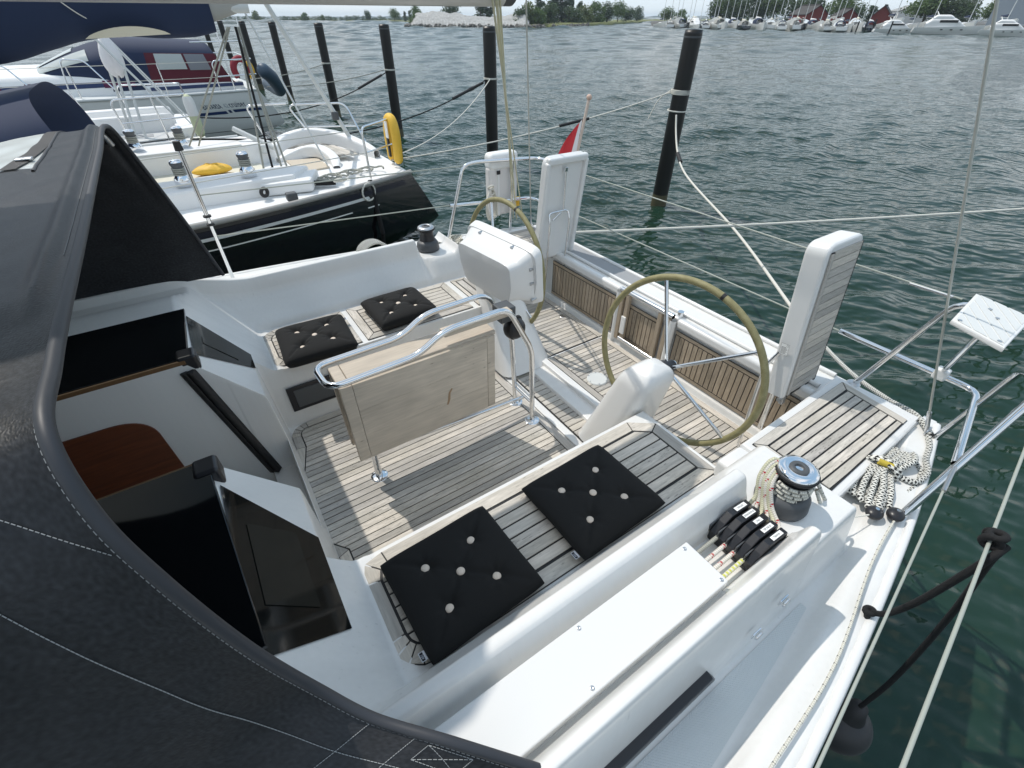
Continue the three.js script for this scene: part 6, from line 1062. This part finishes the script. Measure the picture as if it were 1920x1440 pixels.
// ---- sheds
M.redWall = std({ color: lin(0.16, 0.025, 0.02), roughness: 0.8 }); M.roofDark = std({ color: lin(0.055, 0.05, 0.048), roughness: 0.8 }); M.roofGrey = std({ color: lin(0.32, 0.32, 0.31), roughness: 0.7 }); M.greyWall = std({ color: lin(0.34, 0.38, 0.42), roughness: 0.7 });
function shed(b, r, len, dep, wall, roof, turn, wm, rm, label) {
  const [x, z] = polar(b, r), o = thing('shed', label, 'shed', [x, 0.7, z]); o.rotation.y = turn;
  part(o, 'wall', [boxg(len, wall, dep, 0, wall / 2, 0), (() => { const s = new THREE.Shape([new THREE.Vector2(-dep / 2, 0), new THREE.Vector2(dep / 2, 0), new THREE.Vector2(0, roof)]); return new THREE.ExtrudeGeometry(s, { depth: len - 0.1, bevelEnabled: false }).translate(0, 0, -(len - 0.1) / 2).rotateY(Math.PI / 2).translate(0, wall, 0); })()], wm);
  const sl = Math.hypot(dep / 2, roof), an = Math.atan2(roof, dep / 2);
  for (const s of [1, -1]) part(o, 'roof', new THREE.BoxGeometry(len + 0.6, 0.14, sl + 0.5).rotateX(s * an).translate(0, wall + roof / 2 + 0.06, s * dep / 4), rm);
  for (let i = 0; i < Math.floor(len / 3); i++) for (const s of [1, -1]) { const w = part(o, 'window', boxg(1.0, 1.0, 0.08, -len / 2 + 1.5 + i * 3, wall * 0.55, s * (dep / 2 + 0.02)), M.white); part(w, 'pane', boxg(0.8, 0.8, 0.06, -len / 2 + 1.5 + i * 3, wall * 0.55, s * (dep / 2 + 0.05)), M.blackGlass); }
  part(o, 'door', boxg(0.08, 2.0, 1.2, len / 2 + 0.02, 1.0, 0), M.greyWall);
}
shed(29.6, 192, 11, 6, 2.6, 2.0, 0.95, M.redWall, M.roofDark, 'long red shed with dark roof behind the masts');
shed(26.8, 196, 7, 5, 2.2, 1.6, 0.8, M.redWall, M.roofDark, 'small red shed with dark roof right of the long one');
shed(24.1, 190, 7, 4.6, 2.2, 2.2, 0.35, M.redWall, M.roofDark, 'red gabled boathouse with grey roof');
shed(22.4, 215, 14, 8, 3.4, 1.2, 0.6, M.deckWhite, M.roofGrey, 'low white hall with grey roof behind the motor yachts');
shed(15.2, 200, 14, 14, 9, 2.0, 0.3, M.greyWall, M.roofGrey, 'tall blue-grey hall at the right edge');
// ---- marina boats
const farHull = (L, B, F, sh = 0.012) => { const H = hullMaker({ zc: 0, x0: -L / 2, xd: L / 2, xk: L / 2 + 0.2, yk: 0.3, sheer: (x) => F + sh * (x - L / 2) * (x - L / 2), hw: (x) => B / 2 * Math.pow(clamp((x + L / 2) / (L * 0.55), 0, 1), 0.55) * (1 - 0.12 * ss(0, L / 2, x)), tuck: 0.25 }); return mergeGeometries([H.side(1, 0, 1, 0, 1, 0, 16, 5), H.side(-1, 0, 1, 0, 1, 0, 16, 5), H.transom, gridSurf((a, b) => { const x = lerp(-L / 2, L / 2, a), w = B / 2 * Math.pow(clamp((x + L / 2) / (L * 0.55), 0, 1), 0.55) * (1 - 0.12 * ss(0, L / 2, x)); return [x, F + sh * (x - L / 2) * (x - L / 2), lerp(-1, 1, b) * w]; }, 14, 4)]); };
const farCabin = (L, B, F) => mergeGeometries([gridSurf((a, b) => { const x = lerp(-L * 0.22, L * 0.16, a), k = Math.sin(b * Math.PI), e = ss(0, 0.3, a) * (1 - ss(0.9, 1, a)); return [x, F + 0.05 + Math.pow(k, 0.4) * 0.55 * e, Math.cos(b * Math.PI) * B * 0.3]; }, 10, 10)]);
const protoBoats = [[9.5, 3.1, 1.1], [8.2, 2.8, 1.0], [11, 3.5, 1.25]].map(([L, B, F], i) => ({ hull: farHull(L, B, F), cabin: farCabin(L, B, F), mast: rod([-L * 0.08, F, 0], [-L * 0.08, F + L * 1.28, 0], 0.075, 6, 0.05), boom: rod([-L * 0.08, F + 1.2, 0], [L * 0.30, F + 1.25, 0], 0.06, 6), cover: rod([-L * 0.06, F + 1.42, 0], [L * 0.27, F + 1.36, 0], 0.22, 8, 0.12), tent: gridSurf((a, b) => [lerp(L * 0.02, L * 0.28, a), F + 0.2 + Math.pow(Math.sin(b * Math.PI), 0.5) * lerp(0.9, 1.15, Math.sin(a * 3.1)), Math.cos(b * Math.PI) * B * 0.34], 6, 8) }));
const coverMats = [M.navy, M.creamCloth, M.greyCloth, M.deckWhite]; seed = 888;
for (let i = 0; i < 32; i++) {
  const t = i / 31, b = lerp(41.9, 24.8, t) + rr(-0.12, 0.12), r = (b > 38 ? lerp(185, 172, (42 - b) / 4) : lerp(172, 152, (38 - b) / 13)) + rr(-2, 8) + (i % 3 === 2 ? 8 : 0), P = protoBoats[i % 3], [x, z] = polar(b, r);
  const o = thing('marina_sailboat', 'small white sailing boat with bare mast in the crowded far marina row', 'sailing boat', [x, 0, z], 'boats berthed in the far marina'); o.rotation.y = (b + (i % 2 ? 180 : 0) + 12 + rr(-10, 10)) * Math.PI / 180; o.scale.setScalar(rr(0.86, 1.08));
  part(o, 'hull', P.hull, i % 9 === 4 ? M.hullBlack : M.hullWhite); part(o, 'cabin', P.cabin, M.deckWhite); part(o, 'mast', P.mast, M.gelGrey); part(o, 'boom', P.boom, M.gelGrey); part(o, 'sail_cover', P.cover, coverMats[i % 4]); if (i % 2) part(o, 'cockpit_tent', P.tent, coverMats[(i + 1) % 4]);
}
function motorYacht(b, r, L, turn, label, name = 'motor_yacht') {
  const [x, z] = polar(b, r), o = thing(name, label, 'motor yacht', [x, 0, z]); o.rotation.y = turn; const B = L * 0.27, F = L * 0.105;
  part(o, 'hull', farHull(L, B, F, 0.003), M.hullWhite);
  const deckhouse = (x0, x1, y0, h, w, m, n) => part(o, n, gridSurf((u, v) => { const xx = lerp(x0, x1, u), e = Math.pow(ss(0, 0.42, u), 0.9) * (1 - 0.5 * ss(0.85, 1, u)); return [xx, y0 + Math.pow(Math.sin(v * Math.PI), 0.35) * h * e, Math.sign(Math.cos(v * Math.PI)) * Math.pow(Math.abs(Math.cos(v * Math.PI)), 0.5) * w * (0.55 + 0.45 * ss(0, 0.3, u))]; }, 24, 20), m);
  deckhouse(-L * 0.28, L * 0.36, F * 1.02, L * 0.13, B * 0.40, M.deckWhite, 'deckhouse'); deckhouse(-L * 0.10, L * 0.28, F + L * 0.10, L * 0.075, B * 0.34, M.deckWhite, 'flybridge');
  for (const s of [1, -1]) { part(o, 'side_window', boxg(L * 0.26, L * 0.035, 0.05, L * 0.04, F + L * 0.085, s * (B * 0.40 + 0.01)), M.blackGlass); for (let k = 0; k < 3; k++) part(o, 'porthole', boxg(L * 0.035, L * 0.014, 0.1, -L * 0.18 + k * L * 0.14, F * 0.72, s * (B * 0.47)), M.blackGlass); }
  part(o, 'rail', [rod([-L * 0.45, F * 1.35 + 0.5, 0.5], [-L * 0.05, F + 0.7, B * 0.44], 0.02, 5), rod([-L * 0.45, F * 1.35 + 0.5, -0.5], [-L * 0.05, F + 0.7, -B * 0.44], 0.02, 5)], M.steelDull);
  part(o, 'radar_arch', [rod([L * 0.2, F + L * 0.15, B * 0.33], [L * 0.25, F + L * 0.22, 0], 0.06, 6), rod([L * 0.2, F + L * 0.15, -B * 0.33], [L * 0.25, F + L * 0.22, 0], 0.06, 6)], M.white);
}
motorYacht(19.4, 140, 11, 2.05, 'largest white motor yacht lying at the right of the marina');
motorYacht(22.7, 142, 8.2, 2.2, 'smaller motor yacht with wooden stern left of the largest one');
motorYacht(15.6, 138, 8.5, 1.9, 'white motor boat at the right edge of the marina');
motorYacht(38.9, 174, 9, 0.9, 'motor cruiser with flybridge between the marina masts');
{ // mooring posts and masts in front of the motor yachts
  seed = 91; [[25.6, 150], [25.0, 149], [24.4, 148], [23.2, 136]].forEach(([b, r], i) => { const [x, z] = polar(b, r); const o = oneMesh('marina_post', rod([x, -0.5, z], [x + rr(-0.05, 0.05), 2.0 + rr(0, 0.5), z], 0.14, 8), M.pileBlack, 'dark mooring post standing off the far marina left of the motor yachts', 'mooring post', 'posts off the far marina'); });
  [[23.3, 158, 15], [18.4, 162, 14], [20.7, 165, 13], [16.2, 150, 14], [21.9, 160, 12]].forEach(([b, r, h], i) => { const [x, z] = polar(b, r); const P = protoBoats[i % 3]; const o = thing('marina_sailboat', 'sailing boat whose tall mast rises behind the white motor yachts', 'sailing boat', [x, 0, z], 'masts behind the motor yachts'); o.rotation.y = b * Math.PI / 180 + 0.3; o.scale.setScalar(h / 12); part(o, 'hull', P.hull, M.hullWhite); part(o, 'cabin', P.cabin, M.deckWhite); part(o, 'mast', P.mast, M.gelGrey); part(o, 'boom', P.boom, M.gelGrey); part(o, 'sail_cover', P.cover, M.navy); });
}
scene.fog = new THREE.FogExp2(0xc9d6e2, 0.00025);
renderer.render(scene, camera);
